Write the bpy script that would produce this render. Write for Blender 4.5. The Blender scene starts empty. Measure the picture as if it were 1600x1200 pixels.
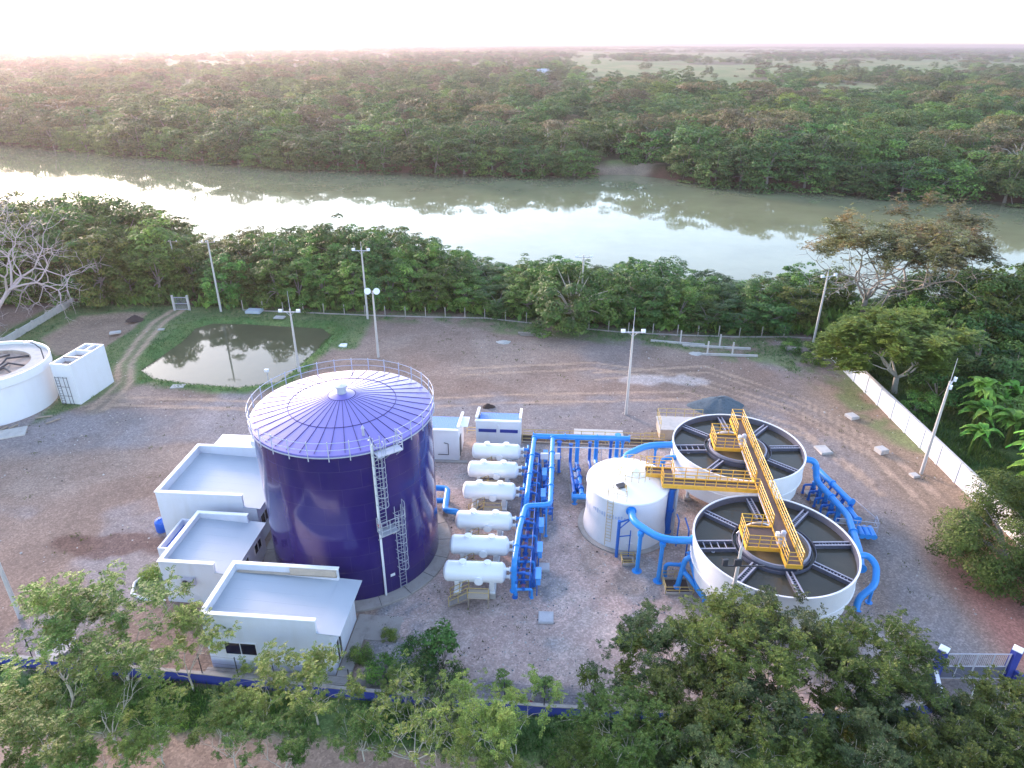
import bpy, math, random
import numpy as np
from mathutils import Matrix, Vector
from math import sin, cos, pi, radians, sqrt, atan2, hypot

S = bpy.context.scene
# ------------------------------------------------------------ camera
CH = 36.0
PITCH = radians(26.35); ROLL = radians(0.3); FPX = 1080.0
cam = bpy.data.cameras.new('camera'); cam.sensor_width = 36.0; cam.lens = 36.0 * FPX / 1600.0
cam.clip_start = 0.5; cam.clip_end = 60000
camo = bpy.data.objects.new('camera', cam); S.collection.objects.link(camo)
CM = (Matrix.Rotation(pi/2 - PITCH, 3, 'X') @ Matrix.Rotation(ROLL, 3, 'Z'))
camo.matrix_world = Matrix.Translation((0, 0, CH)) @ CM.to_4x4()
S.camera = camo
# ------------------------------------------------------------ sky, sun, exposure
SUN_EL = radians(13.0); SUN_AZ = radians(-42.0)      # low sun, ahead and to the left
w = bpy.data.worlds.new('World'); S.world = w; w.use_nodes = True
nt = w.node_tree; bg = nt.nodes['Background']
sky = nt.nodes.new('ShaderNodeTexSky'); sky.sky_type = 'NISHITA'; sky.sun_disc = False
sky.sun_elevation = SUN_EL; sky.sun_rotation = SUN_AZ
sky.air_density = 1.0; sky.dust_density = 1.0; sky.ozone_density = 2.0
hs = nt.nodes.new('ShaderNodeHueSaturation'); hs.inputs['Saturation'].default_value = 0.84     # thin high haze greys the blue
nt.links.new(sky.outputs[0], hs.inputs['Color'])
wm = nt.nodes.new('ShaderNodeMix'); wm.data_type = 'RGBA'; wm.blend_type = 'MULTIPLY'; wm.inputs[0].default_value = 1.0; wm.inputs[7].default_value = (1.03, 0.985, 1.02, 1)
nt.links.new(hs.outputs[0], wm.inputs[6]); nt.links.new(wm.outputs[2], bg.inputs[0]); bg.inputs[1].default_value = 0.15
sl = bpy.data.lights.new('sun', 'SUN'); sl.energy = 1.2; sl.angle = radians(12); sl.color = (1.0, 0.72, 0.64)
so = bpy.data.objects.new('sun', sl); S.collection.objects.link(so)
sd = Vector((sin(SUN_AZ) * cos(SUN_EL), cos(SUN_AZ) * cos(SUN_EL), sin(SUN_EL)))
so.rotation_euler = sd.to_track_quat('Z', 'Y').to_euler()
S.view_settings.view_transform = 'Standard'; S.view_settings.look = 'None'
S.view_settings.exposure = 2.5; S.view_settings.gamma = 1.0; S.view_settings.use_curve_mapping = False
S.render.engine = 'CYCLES'
S.cycles.use_denoising = True
S.cycles.max_bounces = 6; S.cycles.diffuse_bounces = 3; S.cycles.glossy_bounces = 3
S.cycles.transmission_bounces = 3; S.cycles.transparent_max_bounces = 6; S.cycles.volume_bounces = 0
S.cycles.caustics_reflective = False; S.cycles.caustics_refractive = False

# ------------------------------------------------------------ helpers
C = S.collection
rng = np.random.default_rng(7); random.seed(7)

def at(px, py, z=0.0):
    "point of the photograph (1600 x 1200) on the level z"
    d = CM @ Vector(((px-800)/FPX, -(py-600)/FPX, -1.0)); t = (z-CH)/d.z
    return Vector((d.x*t, d.y*t, z))

def tag(o, label=None, cat=None, group=None, kind=None):
    if label: o['label'] = label
    if cat: o['category'] = cat
    if group: o['group'] = group
    if kind: o['kind'] = kind
    return o

def empty(name, label, cat, loc=(0, 0, 0), rz=0.0, group=None):
    o = bpy.data.objects.new(name, None); o.empty_display_size = 0.3; C.objects.link(o)
    o.location = loc; o.rotation_euler = (0, 0, rz)
    o.parent = None
    return tag(o, label, cat, group)

def dup(o, loc=None, rz=None, label=None, group=None, scale=None, parent=None):
    c = o.copy(); C.objects.link(c)
    if parent: c.parent = parent
    else:
        if loc is not None: c.location = loc
        if rz is not None: c.rotation_euler = (0, 0, rz)
        if scale is not None: c.scale = scale if hasattr(scale, '__len__') else (scale,)*3
        if label: c['label'] = label
        if group: c['group'] = group
    for ch in [x for x in KIDS.get(o.name, [])]:
        n = dup(ch, parent=c)
        KIDS.setdefault(c.name, []).append(n)
    return c
KIDS = {}

class MB:
    "collects shapes and links them as one mesh object"
    def __init__(s): s.v = []; s.f = []; s.m = []; s.mi = 0; s.T = None
    def add(s, vs, fs):
        n = len(s.v)
        if s.T is not None: vs = [s.T @ Vector(v) for v in vs]
        s.v += [tuple(v) for v in vs]
        s.f += [tuple(i+n for i in f) for f in fs]; s.m += [s.mi]*len(fs)
    def box(s, c, d, rz=0.0):
        x, y, z = d[0]/2, d[1]/2, d[2]/2; ca, sa = cos(rz), sin(rz); vs = []
        for i, j, k in ((-1,-1,-1),(1,-1,-1),(1,1,-1),(-1,1,-1),(-1,-1,1),(1,-1,1),(1,1,1),(-1,1,1)):
            vs.append((c[0]+i*x*ca-j*y*sa, c[1]+i*x*sa+j*y*ca, c[2]+k*z))
        s.add(vs, [(0,3,2,1),(4,5,6,7),(0,1,5,4),(1,2,6,5),(2,3,7,6),(3,0,4,7)]); return s
    def bb(s, x0, x1, y0, y1, z0, z1): return s.box(((x0+x1)/2,(y0+y1)/2,(z0+z1)/2),(abs(x1-x0),abs(y1-y0),abs(z1-z0)))
    def poly(s, pts): s.add(pts, [tuple(range(len(pts)))]); return s
    def prism(s, pts, z0, z1):
        "outline pts (x,y) between z0 and z1 (numbers or per-point lists)"
        n = len(pts); a = z0 if hasattr(z0,'__len__') else [z0]*n; b = z1 if hasattr(z1,'__len__') else [z1]*n
        vs = [(p[0],p[1],a[i]) for i,p in enumerate(pts)]+[(p[0],p[1],b[i]) for i,p in enumerate(pts)]
        s.add(vs, [tuple(range(n))[::-1], tuple(range(n,2*n))]+[(i,(i+1)%n,(i+1)%n+n,i+n) for i in range(n)]); return s
    def tube(s, pts, r, n=8, caps=True, closed=False):
        pts = [Vector(p) for p in pts]; m = len(pts); rr = r if hasattr(r,'__len__') else [r]*m
        vs = []; prev = None
        for i, p in enumerate(pts):
            if closed: t = (pts[(i+1)%m]-pts[i-1])
            else: t = (pts[min(i+1,m-1)]-pts[max(i-1,0)])
            if t.length < 1e-9: t = Vector((0,0,1))
            t.normalize()
            if prev is None:
                a = Vector((0,0,1)) if abs(t.z) < 0.9 else Vector((1,0,0)); u = t.cross(a).normalized()
            else: u = (prev - t*prev.dot(t)).normalized()
            prev = u; v = t.cross(u)
            for k in range(n):
                an = 2*pi*(k+0.5)/n; vs.append(p + (u*cos(an)+v*sin(an))*rr[i])
        fs = []
        for i in range(m if closed else m-1):
            j = (i+1) % m
            for k in range(n):
                fs.append((i*n+k, i*n+(k+1)%n, j*n+(k+1)%n, j*n+k))
        if caps and not closed: fs += [tuple(range(n))[::-1], tuple(range((m-1)*n, m*n))]
        s.add(vs, fs); return s
    def cyl(s, a, b, r, n=16, r2=None): return s.tube([a, b], [r, r if r2 is None else r2], n)
    def pipe(s, pts, r, bend=None, n=12, flange=0):
        "pipe with rounded elbows and flanges at its ends"
        bend = bend or r*2.0; P = [Vector(p) for p in pts]; out = [P[0]]
        for i in range(1, len(P)-1):
            a, b, c = P[i-1], P[i], P[i+1]; d1 = (a-b); d2 = (c-b); l = min(bend, d1.length*0.49, d2.length*0.49)
            p0 = b+d1.normalized()*l; p1 = b+d2.normalized()*l
            for k in range(6):
                t = k/5; out.append(p0*(1-t)**2 + b*2*t*(1-t) + p1*t*t)
        out.append(P[-1]); s.tube(out, r, n)
        if flange:
            for e, q in ((P[0], P[1]), (P[-1], P[-2])):
                d = (q-e).normalized(); s.tube([e+d*0.01, e+d*0.09], r*1.45, n)
            for i in range(len(P)-1):
                L = (P[i+1]-P[i]).length; k = int(L//3.2); d = (P[i+1]-P[i]).normalized()
                for j in range(1, k+1):
                    e = P[i]+d*(L*j/(k+1)); s.tube([e-d*0.05, e+d*0.05], r*1.35, n)
        return s
    def lathe(s, prof, c=(0,0,0), n=48, close=False):
        vs = []; m = len(prof)
        for r, z in prof:
            for k in range(n):
                a = 2*pi*k/n; vs.append((c[0]+r*cos(a), c[1]+r*sin(a), c[2]+z))
        fs = [(i*n+k, i*n+(k+1)%n, (i+1)*n+(k+1)%n, (i+1)*n+k) for i in range(m-1) for k in range(n)]
        if close: fs += [((m-1)*n+k, (m-1)*n+(k+1)%n, (k+1)%n, k) for k in range(n)]
        s.add(vs, fs); return s
    def ring(s, c, R, r, n=64, k=6):
        s.tube([(c[0]+R*cos(2*pi*i/n), c[1]+R*sin(2*pi*i/n), c[2]) for i in range(n)], r, k, closed=True); return s
    def rail(s, pts, h=1.05, r=0.03, step=1.2, mids=(0.5,), toe=False, closed=False, n=5):
        "hand-rail following pts"
        P = [Vector(p) for p in pts]
        if closed: P = P+[P[0]]
        for f in (1.0,)+tuple(mids): s.tube([p+Vector((0,0,h*f)) for p in P], r, n)
        for a, b in zip(P[:-1], P[1:]):
            L = (b-a).length; k = max(1, int(round(L/step)))
            for j in range(k):
                q = a+(b-a)*(j/k); s.cyl(q, q+Vector((0,0,h)), r, n)
            if toe:
                m = (a+b)/2; s.box((m.x,m.y,m.z+0.07),(L,0.02,0.14), atan2(b.y-a.y, b.x-a.x))
        q = P[-1]; s.cyl(q, q+Vector((0,0,h)), r, n); return s
    def build(s, name, mat, parent=None, smooth=False, bevel=0, world=False, angle=40):
        me = bpy.data.meshes.new(name)
        vs = s.v
        if parent is not None and world:
            M = WM(parent).inverted(); vs = [tuple(M @ Vector(v)) for v in vs]
        me.from_pydata(vs, [], s.f); 
        for mm in (mat if isinstance(mat, (list, tuple)) else [mat]): me.materials.append(mm)
        me.polygons.foreach_set('material_index', s.m)
        if smooth:
            me.polygons.foreach_set('use_smooth', [True]*len(s.f)); me.set_sharp_from_angle(angle=radians(angle))
        me.update()
        o = bpy.data.objects.new(name, me); C.objects.link(o)
        if parent is not None: o.parent = parent; KIDS.setdefault(parent.name, []).append(o)
        if bevel:
            b = o.modifiers.new('bevel', 'BEVEL'); b.width = bevel; b.segments = 2; b.limit_method = 'ANGLE'
        return o
def WM(o):
    M = Matrix.LocRotScale(o.location, o.rotation_euler, o.scale)
    return WM(o.parent) @ M if o.parent else M

# ------------------------------------------------------------ materials
def mat(name): 
    m = bpy.data.materials.new(name); m.use_nodes = True; return m, m.node_tree, m.node_tree.nodes['Principled BSDF']
def N(nt, t, **k):
    n = nt.nodes.new(t)
    for a, b in k.items():
        if a in n.inputs: n.inputs[a].default_value = b
        else: setattr(n, a, b)
    return n
def L(nt, a, b): nt.links.new(a, b)
def ramp(nt, fac, stops):
    r = N(nt, 'ShaderNodeValToRGB'); e = r.color_ramp.elements
    while len(e) < len(stops): e.new(0.5)
    for x, (p, c) in zip(e, stops): x.position = p; x.color = (*c, 1) if len(c) == 3 else c
    L(nt, fac, r.inputs[0]); return r.outputs[0]
def mix(nt, f, a, b, mode='MIX'):
    m = N(nt, 'ShaderNodeMix', data_type='RGBA', blend_type=mode)
    for s, v in ((m.inputs[0], f), (m.inputs[6], a), (m.inputs[7], b)):
        if hasattr(v, 'is_linked'): L(nt, v, s)
        elif hasattr(v, '__len__'): s.default_value = (*v, 1)
        else: s.default_value = v
    return m.outputs[2]
def noise(nt, scale, detail=4, co='Object', rough=0.6):
    tc = N(nt, 'ShaderNodeTexCoord'); n = N(nt, 'ShaderNodeTexNoise'); n.inputs['Scale'].default_value = scale
    n.inputs['Detail'].default_value = detail; n.inputs['Roughness'].default_value = rough; L(nt, tc.outputs[co], n.inputs['Vector']); return n.outputs[0]
def paint(name, col, rough=0.5, dirt=0.15, scale=1.5, dcol=None, metal=0.0, bump=0.0, coat=0.0, streak=False):
    "painted or mineral surface with uneven dirt"
    m, nt, p = mat(name)
    dcol = dcol or tuple(c*0.45+0.03 for c in col)
    f1 = noise(nt, scale, 6, rough=0.7)
    if streak:
        tc = N(nt, 'ShaderNodeTexCoord'); mp = N(nt, 'ShaderNodeMapping'); mp.inputs['Scale'].default_value = (0.9, 0.9, 0.12)
        n2 = N(nt, 'ShaderNodeTexNoise'); n2.inputs['Scale'].default_value = 1.6; n2.inputs['Detail'].default_value = 5
        L(nt, tc.outputs['Object'], mp.inputs[0]); L(nt, mp.outputs[0], n2.inputs['Vector'])
        mm = N(nt, 'ShaderNodeMath', operation='MAXIMUM'); L(nt, f1, mm.inputs[0]); L(nt, n2.outputs[0], mm.inputs[1]); f1 = mm.outputs[0]
    fr = ramp(nt, f1, [(0.48, (0, 0, 0)), (0.78, (dirt*2,)*3)])
    c = mix(nt, fr, col, dcol); L(nt, c, p.inputs['Base Color'])
    f2 = noise(nt, scale*7, 3); rr = N(nt, 'ShaderNodeMapRange'); L(nt, f2, rr.inputs[0])
    rr.inputs[3].default_value = max(0.03, rough-0.1); rr.inputs[4].default_value = min(1, rough+0.1); L(nt, rr.outputs[0], p.inputs['Roughness'])
    p.inputs['Metallic'].default_value = metal; p.inputs['Coat Weight'].default_value = coat; p.inputs['Coat Roughness'].default_value = 0.06
    if bump:
        b = N(nt, 'ShaderNodeBump'); b.inputs['Strength'].default_value = bump; b.inputs['Distance'].default_value = 0.03
        L(nt, noise(nt, scale*12, 5), b.inputs['Height']); L(nt, b.outputs[0], p.inputs['Normal'])
    return m

M = {}
M['white'] = paint('white_paint', (0.72, 0.735, 0.76), 0.45, 0.10, 0.8, dcol=(0.55, 0.52, 0.47), streak=True)
M['wall'] = paint('white_render', (0.64, 0.67, 0.73), 0.75, 0.16, 0.7, dcol=(0.48, 0.47, 0.44), bump=0.1, streak=True)
M['vessel'] = paint('white_vessel_paint', (0.84, 0.86, 0.86), 0.35, 0.06, 1.5, dcol=(0.6, 0.58, 0.5), coat=0.3)
M['cone_white'] = paint('white_roof_paint', (0.88, 0.89, 0.88), 0.4, 0.05, 0.8, dcol=(0.65, 0.64, 0.6))
M['galv'] = paint('galvanised_steel', (0.46, 0.49, 0.54), 0.45, 0.25, 4, metal=0.3)
M['greyrail'] = paint('grey_steel', (0.42, 0.44, 0.52), 0.5, 0.2, 4)
M['steel_roof'] = paint('pale_metal_roof', (0.42, 0.475, 0.53), 0.6, 0.12, 0.5, dcol=(0.30, 0.36, 0.42))
M['blue'] = paint('blue_pipe_paint', (0.025, 0.270, 0.72), 0.38, 0.16, 2.5, dcol=(0.05, 0.15, 0.42), coat=0.2)
M['blue_deep'] = paint('deep_blue_pipe_paint', (0.016, 0.135, 0.50), 0.42, 0.2, 3, dcol=(0.03, 0.08, 0.28))
M['blue_light'] = paint('light_blue_enamel', (0.08, 0.33, 0.78), 0.45, 0.1, 2)
M['blue_roof'] = paint('blue_roof_sheet', (0.07, 0.22, 0.62), 0.5, 0.1, 0.7)
M['navy'] = paint('navy_wall_paint', (0.020, 0.040, 0.26), 0.6, 0.2, 0.8, dcol=(0.05, 0.06, 0.18), streak=True)
M['yellow'] = paint('yellow_steel_paint', (0.72, 0.40, 0.045), 0.45, 0.2, 3, dcol=(0.38, 0.20, 0.05))
M['paleyellow'] = paint('faded_yellow_paint', (0.55, 0.40, 0.14), 0.6, 0.25, 3)
M['grating'] = paint('brown_grating', (0.10, 0.065, 0.055), 0.7, 0.3, 5)
M['rust'] = paint('rust_red_valve_paint', (0.25, 0.05, 0.05), 0.6, 0.2, 4)
M['concrete'] = paint('concrete', (0.36, 0.33, 0.30), 0.85, 0.35, 1.3, dcol=(0.18, 0.16, 0.14), bump=0.2)
M['paleconcrete'] = paint('pale_concrete', (0.48, 0.46, 0.43), 0.85, 0.3, 1.6, bump=0.2)
M['pole'] = paint('concrete_pole', (0.50, 0.47, 0.44), 0.8, 0.2, 1.2)
M['slab'] = paint('grey_concrete_lid', (0.50, 0.50, 0.52), 0.8, 0.2, 2)
M['beige'] = paint('beige_render', (0.45, 0.38, 0.30), 0.8, 0.2, 1.5)
M['dark'] = paint('dark_metal', (0.035, 0.037, 0.045), 0.5, 0.2, 3)
M['trough'] = paint('grey_trough_steel', (0.11, 0.115, 0.155), 0.5, 0.3, 3, dcol=(0.05, 0.05, 0.06))
M['edge'] = paint('grey_trough_edge', (0.30, 0.30, 0.36), 0.6, 0.2, 3)
M['lightgrey'] = paint('light_grey_steel', (0.42, 0.42, 0.48), 0.5, 0.2, 3)
M['red'] = paint('red_cloth', (0.5, 0.06, 0.05), 0.7, 0.2, 3)
M['debris'] = paint('dark_debris', (0.05, 0.035, 0.03), 0.9, 0.4, 5, bump=0.4)
M['stone'] = paint('grey_crushed_stone', (0.10, 0.135, 0.16), 0.95, 0.5, 6, dcol=(0.04, 0.05, 0.06), bump=1.0)
M['wood'] = paint('old_timber', (0.33, 0.27, 0.21), 0.85, 0.4, 4)
M['bluetank'] = paint('blue_plastic', (0.02, 0.12, 0.55), 0.35, 0.1, 2)
M['faded'] = paint('faded_blue_letter_paint', (0.42, 0.50, 0.66), 0.6, 0.5, 3, dcol=(0.7, 0.72, 0.75))
M['lamp_glass'] = paint('lamp_glass', (0.75, 0.77, 0.8), 0.15, 0.05, 2, coat=0.5)
M['sludge'] = paint('dry_sludge', (0.42, 0.33, 0.27), 0.9, 0.5, 1.0, dcol=(0.2, 0.15, 0.12), bump=0.4)

def glass():
    m, nt, p = mat('dark_window_glass'); p.inputs['Base Color'].default_value = (0.012, 0.014, 0.02, 1)
    p.inputs['Roughness'].default_value = 0.08; return m
M['glass'] = glass()

def purple_shell():
    m, nt, p = mat('purple_bolted_steel')
    uv = N(nt, 'ShaderNodeUVMap'); uv.uv_map = 'UVMap'
    br = N(nt, 'ShaderNodeTexBrick'); br.offset = 0.5
    br.inputs['Scale'].default_value = 1.0; br.inputs['Mortar Size'].default_value = 0.014; br.inputs['Mortar Smooth'].default_value = 0.4
    br.inputs['Brick Width'].default_value = 2.66; br.inputs['Row Height'].default_value = 1.39
    br.inputs['Color1'].default_value = (1, 1, 1, 1); br.inputs['Color2'].default_value = (0.93, 0.93, 0.93, 1); br.inputs['Mortar'].default_value = (0, 0, 0, 1)
    L(nt, uv.outputs[0], br.inputs['Vector'])
    big = noise(nt, 0.25, 4); base = ramp(nt, big, [(0.3, (0.018, 0.010, 0.098)), (0.7, (0.027, 0.015, 0.125))])
    c = mix(nt, br.outputs['Fac'], base, (0.075, 0.055, 0.20)); c = mix(nt, 0.35, c, mix(nt, 1.0, c, br.outputs['Color'], 'MULTIPLY')); L(nt, c, p.inputs['Base Color'])
    p.inputs['Roughness'].default_value = 0.16; p.inputs['Coat Weight'].default_value = 0.35; p.inputs['Coat Roughness'].default_value = 0.05
    inv = N(nt, 'ShaderNodeMath', operation='SUBTRACT'); inv.inputs[0].default_value = 1; L(nt, br.outputs['Fac'], inv.inputs[1])
    b = N(nt, 'ShaderNodeBump'); b.inputs['Strength'].default_value = 0.6; b.inputs['Distance'].default_value = 0.015; L(nt, inv.outputs[0], b.inputs['Height'])
    b2 = N(nt, 'ShaderNodeBump'); b2.inputs['Strength'].default_value = 0.12; b2.inputs['Distance'].default_value = 0.12; L(nt, noise(nt, 0.35, 2), b2.inputs['Height']); L(nt, b.outputs[0], b2.inputs['Normal'])
    L(nt, b2.outputs[0], p.inputs['Normal']); return m
M['purple'] = purple_shell()
M['purple_roof'] = paint('purple_roof_sheet', (0.17, 0.145, 0.46), 0.33, 0.15, 0.6, dcol=(0.20, 0.16, 0.42), coat=0.4)
M['seam'] = paint('dark_roof_seam', (0.045, 0.035, 0.11), 0.8, 0.2, 3); M['seam'].node_tree.nodes['Principled BSDF'].inputs['Specular IOR Level'].default_value = 0.05

def water(name, col, bump, scale, rough=0.04):
    m, nt, p = mat(name); p.inputs['Roughness'].default_value = rough; p.inputs['IOR'].default_value = 1.333
    c = ramp(nt, noise(nt, scale*0.1, 4), [(0.3, tuple(x*0.85 for x in col)), (0.7, tuple(x*1.12 for x in col))]); L(nt, c, p.inputs['Base Color'])
    tc = N(nt, 'ShaderNodeTexCoord'); n = N(nt, 'ShaderNodeTexNoise'); n.inputs['Scale'].default_value = scale; n.inputs['Detail'].default_value = 3
    L(nt, tc.outputs['Object'], n.inputs['Vector'])
    b = N(nt, 'ShaderNodeBump'); b.inputs['Strength'].default_value = bump; b.inputs['Distance'].default_value = 0.05; L(nt, n.outputs[0], b.inputs['Height']); L(nt, b.outputs[0], p.inputs['Normal'])
    return m
M['river'] = water('muddy_river_water', (0.205, 0.215, 0.122), 0.05, 0.8)
M['pond'] = water('pond_water', (0.10, 0.10, 0.055), 0.05, 1.2)
M['basin'] = water('basin_water', (0.060, 0.056, 0.042), 0.08, 2.0, 0.12)
M['well'] = water('murky_well_water', (0.27, 0.20, 0.11), 0.05, 2.0, 0.15)

def foliage(name, a, b, c, scale=0.35, trans=0.3, rough=0.55):
    "leaves: clump-to-clump and leaf-to-leaf colour"
    m, nt, p = mat(name)
    oi = N(nt, 'ShaderNodeObjectInfo'); geo = N(nt, 'ShaderNodeNewGeometry')
    tc = N(nt, 'ShaderNodeTexCoord'); va = N(nt, 'ShaderNodeVectorMath', operation='ADD'); L(nt, tc.outputs['Object'], va.inputs[0])
    mu = N(nt, 'ShaderNodeMath', operation='MULTIPLY'); L(nt, oi.outputs['Random'], mu.inputs[0]); mu.inputs[1].default_value = 40; L(nt, mu.outputs[0], va.inputs[1])
    n = N(nt, 'ShaderNodeTexNoise'); n.inputs['Scale'].default_value = scale; n.inputs['Detail'].default_value = 3; n.inputs['Roughness'].default_value = 0.6; L(nt, va.outputs[0], n.inputs['Vector'])
    col = ramp(nt, n.outputs[0], [(0.34, a), (0.5, b), (0.66, c)])
    mr = N(nt, 'ShaderNodeMapRange'); L(nt, geo.outputs['Random Per Island'], mr.inputs[0]); mr.inputs[3].default_value = 0.6; mr.inputs[4].default_value = 1.4
    hs = N(nt, 'ShaderNodeHueSaturation'); L(nt, col, hs.inputs['Color'])
    mr2 = N(nt, 'ShaderNodeMapRange'); L(nt, oi.outputs['Random'], mr2.inputs[0]); mr2.inputs[3].default_value = 0.475; mr2.inputs[4].default_value = 0.52; L(nt, mr2.outputs[0], hs.inputs['Hue'])
    mm = N(nt, 'ShaderNodeMath', operation='MULTIPLY'); L(nt, mr.outputs[0], mm.inputs[0])
    wn = N(nt, 'ShaderNodeMath', operation='MULTIPLY_ADD'); L(nt, oi.outputs['Random'], wn.inputs[0]); wn.inputs[1].default_value = 7.31
    fr = N(nt, 'ShaderNodeMath', operation='FRACT'); L(nt, wn.outputs[0], fr.inputs[0])
    mr3 = N(nt, 'ShaderNodeMapRange'); L(nt, fr.outputs[0], mr3.inputs[0]); mr3.inputs[3].default_value = 0.75; mr3.inputs[4].default_value = 1.3; L(nt, mr3.outputs[0], mm.inputs[1]); L(nt, mm.outputs[0], hs.inputs['Value'])
    L(nt, hs.outputs[0], p.inputs['Base Color']); p.inputs['Roughness'].default_value = rough; p.inputs['Specular IOR Level'].default_value = 0.25
    tr = N(nt, 'ShaderNodeBsdfTranslucent'); L(nt, hs.outputs[0], tr.inputs[0]); mx = N(nt, 'ShaderNodeMixShader'); mx.inputs[0].default_value = trans
    out = nt.nodes['Material Output']; L(nt, p.outputs[0], mx.inputs[1]); L(nt, tr.outputs[0], mx.inputs[2]); L(nt, mx.outputs[0], out.inputs['Surface'])
    return m
M['leaf'] = foliage('green_leaves', (0.064, 0.138, 0.032), (0.103, 0.211, 0.040), (0.176, 0.293, 0.051))
M['leaf_dark'] = foliage('dark_green_leaves', (0.045, 0.098, 0.029), (0.064, 0.138, 0.032), (0.112, 0.196, 0.043))
M['leaf_far'] = foliage('mixed_woodland_leaves', (0.058, 0.110, 0.033), (0.094, 0.152, 0.039), (0.174, 0.179, 0.058))
M['leaf_brown'] = foliage('dry_brownish_leaves', (0.087, 0.103, 0.046), (0.145, 0.138, 0.065), (0.232, 0.179, 0.104))
M['leaf_yellow'] = foliage('yellow_green_leaves', (0.085, 0.16, 0.030), (0.14, 0.23, 0.040), (0.22, 0.29, 0.055), scale=0.6)
M['leaf_feather'] = foliage('feathery_green_leaves', (0.102, 0.166, 0.036), (0.145, 0.228, 0.046), (0.246, 0.304, 0.065), scale=0.7)
M['leaf_olive'] = foliage('olive_green_leaves', (0.061, 0.093, 0.020), (0.093, 0.135, 0.025), (0.148, 0.182, 0.036), scale=0.7)
M['leaf_dusty'] = foliage('dusty_olive_leaves', (0.045, 0.072, 0.026), (0.080, 0.112, 0.038), (0.130, 0.158, 0.058), scale=0.7)
M['leaf_acacia'] = foliage('sparse_umbrella_leaves', (0.131, 0.138, 0.052), (0.174, 0.172, 0.065), (0.290, 0.193, 0.091), scale=0.25)
M['leaf_banana'] = foliage('banana_leaves', (0.102, 0.262, 0.039), (0.160, 0.359, 0.052), (0.290, 0.442, 0.078), scale=0.8)
M['grass'] = foliage('grass_blades', (0.043, 0.124, 0.039), (0.072, 0.166, 0.046), (0.131, 0.207, 0.052), scale=0.2)
M['bark'] = paint('grey_bark', (0.27, 0.24, 0.21), 0.9, 0.4, 4, bump=0.3)
M['palebark'] = paint('pale_bark', (0.42, 0.39, 0.33), 0.85, 0.3, 4, bump=0.2)
M['bare'] = paint('bleached_dead_wood', (0.46, 0.38, 0.36), 0.9, 0.2, 3)

# ------------------------------------------------------------ terrain
NEAR_BANK = [(-2500, 800), (-900, 360), (-400, 225), (-200, 172), (-100, 145), (0, 121), (40, 111), (62, 99), (120, 86), (400, 20), (1500, -250)]
FAR_BANK = [(-2500, 1000), (-900, 520), (-400, 365), (-217, 306), (-147, 275), (-90, 250), (-52, 240), (0, 231), (26, 233), (40, 233), (59, 219), (76, 211), (109, 200), (143, 192), (400, 120), (1500, -130)]
POND = [(-45.2, 77.0), (-44.6, 80.5), (-44.0, 85.8), (-44.2, 90.4), (-42.8, 92.0), (-38, 91.8), (-32.6, 91.1), (-27.1, 90.4), (-25.3, 88.3), (-26.0, 83.9), (-27.0, 77.8), (-28.1, 73.4), (-31.7, 72.4), (-38.0, 73.2), (-42.5, 74.6)]
DRYPOND = [(-63.2, 86.0), (-62.6, 94.2), (-57.5, 95.8), (-54.0, 95.6), (-53.0, 89.5), (-53.6, 82.8), (-58, 80.5)]

def segdist(X, Y, a, b):
    dx, dy = b[0]-a[0], b[1]-a[1]; t = np.clip(((X-a[0])*dx+(Y-a[1])*dy)/(dx*dx+dy*dy), 0, 1)
    return np.hypot(X-(a[0]+t*dx), Y-(a[1]+t*dy))
def linedist(X, Y, P, closed=False):
    d = np.full(np.shape(X), 1e9); P = P+[P[0]] if closed else P
    for a, b in zip(P[:-1], P[1:]): d = np.minimum(d, segdist(X, Y, a, b))
    return d
def inside(X, Y, P):
    r = np.zeros(np.shape(X), bool)
    for (x1, y1), (x2, y2) in zip(P, P[1:]+[P[0]]):
        if y1 == y2: continue
        c = ((y1 > Y) != (y2 > Y)) & (X < (x2-x1)*(Y-y1)/(y2-y1)+x1); r ^= c
    return r
def sdf(X, Y, P): d = linedist(X, Y, P, True); return np.where(inside(X, Y, P), -d, d)
def sm(d, w0, w1):
    t = np.clip((d-w0)/(w1-w0), 0, 1); return t*t*(3-2*t)
_g = np.random.default_rng(3).random((256, 256))
def vn(X, Y, s, o=0):
    "smooth value noise 0..1"
    x = X/s+o*17.3+500; y = Y/s+o*9.1+500; i = np.floor(x).astype(int); j = np.floor(y).astype(int); fx = x-i; fy = y-j
    fx = fx*fx*(3-2*fx); fy = fy*fy*(3-2*fy); a = lambda p, q: _g[p % 256, q % 256]
    return (a(i, j)*(1-fx)+a(i+1, j)*fx)*(1-fy)+(a(i, j+1)*(1-fx)+a(i+1, j+1)*fx)*fy
def fbm(X, Y, s, o=0, n=4):
    r = 0; w = 0
    for k in range(n): r = r+vn(X, Y, s/2**k, o+k*3)*0.55**k; w += 0.55**k
    return r/w
nbx, nby = zip(*NEAR_BANK); fbx, fby = zip(*FAR_BANK)
WL = -3.0
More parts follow.
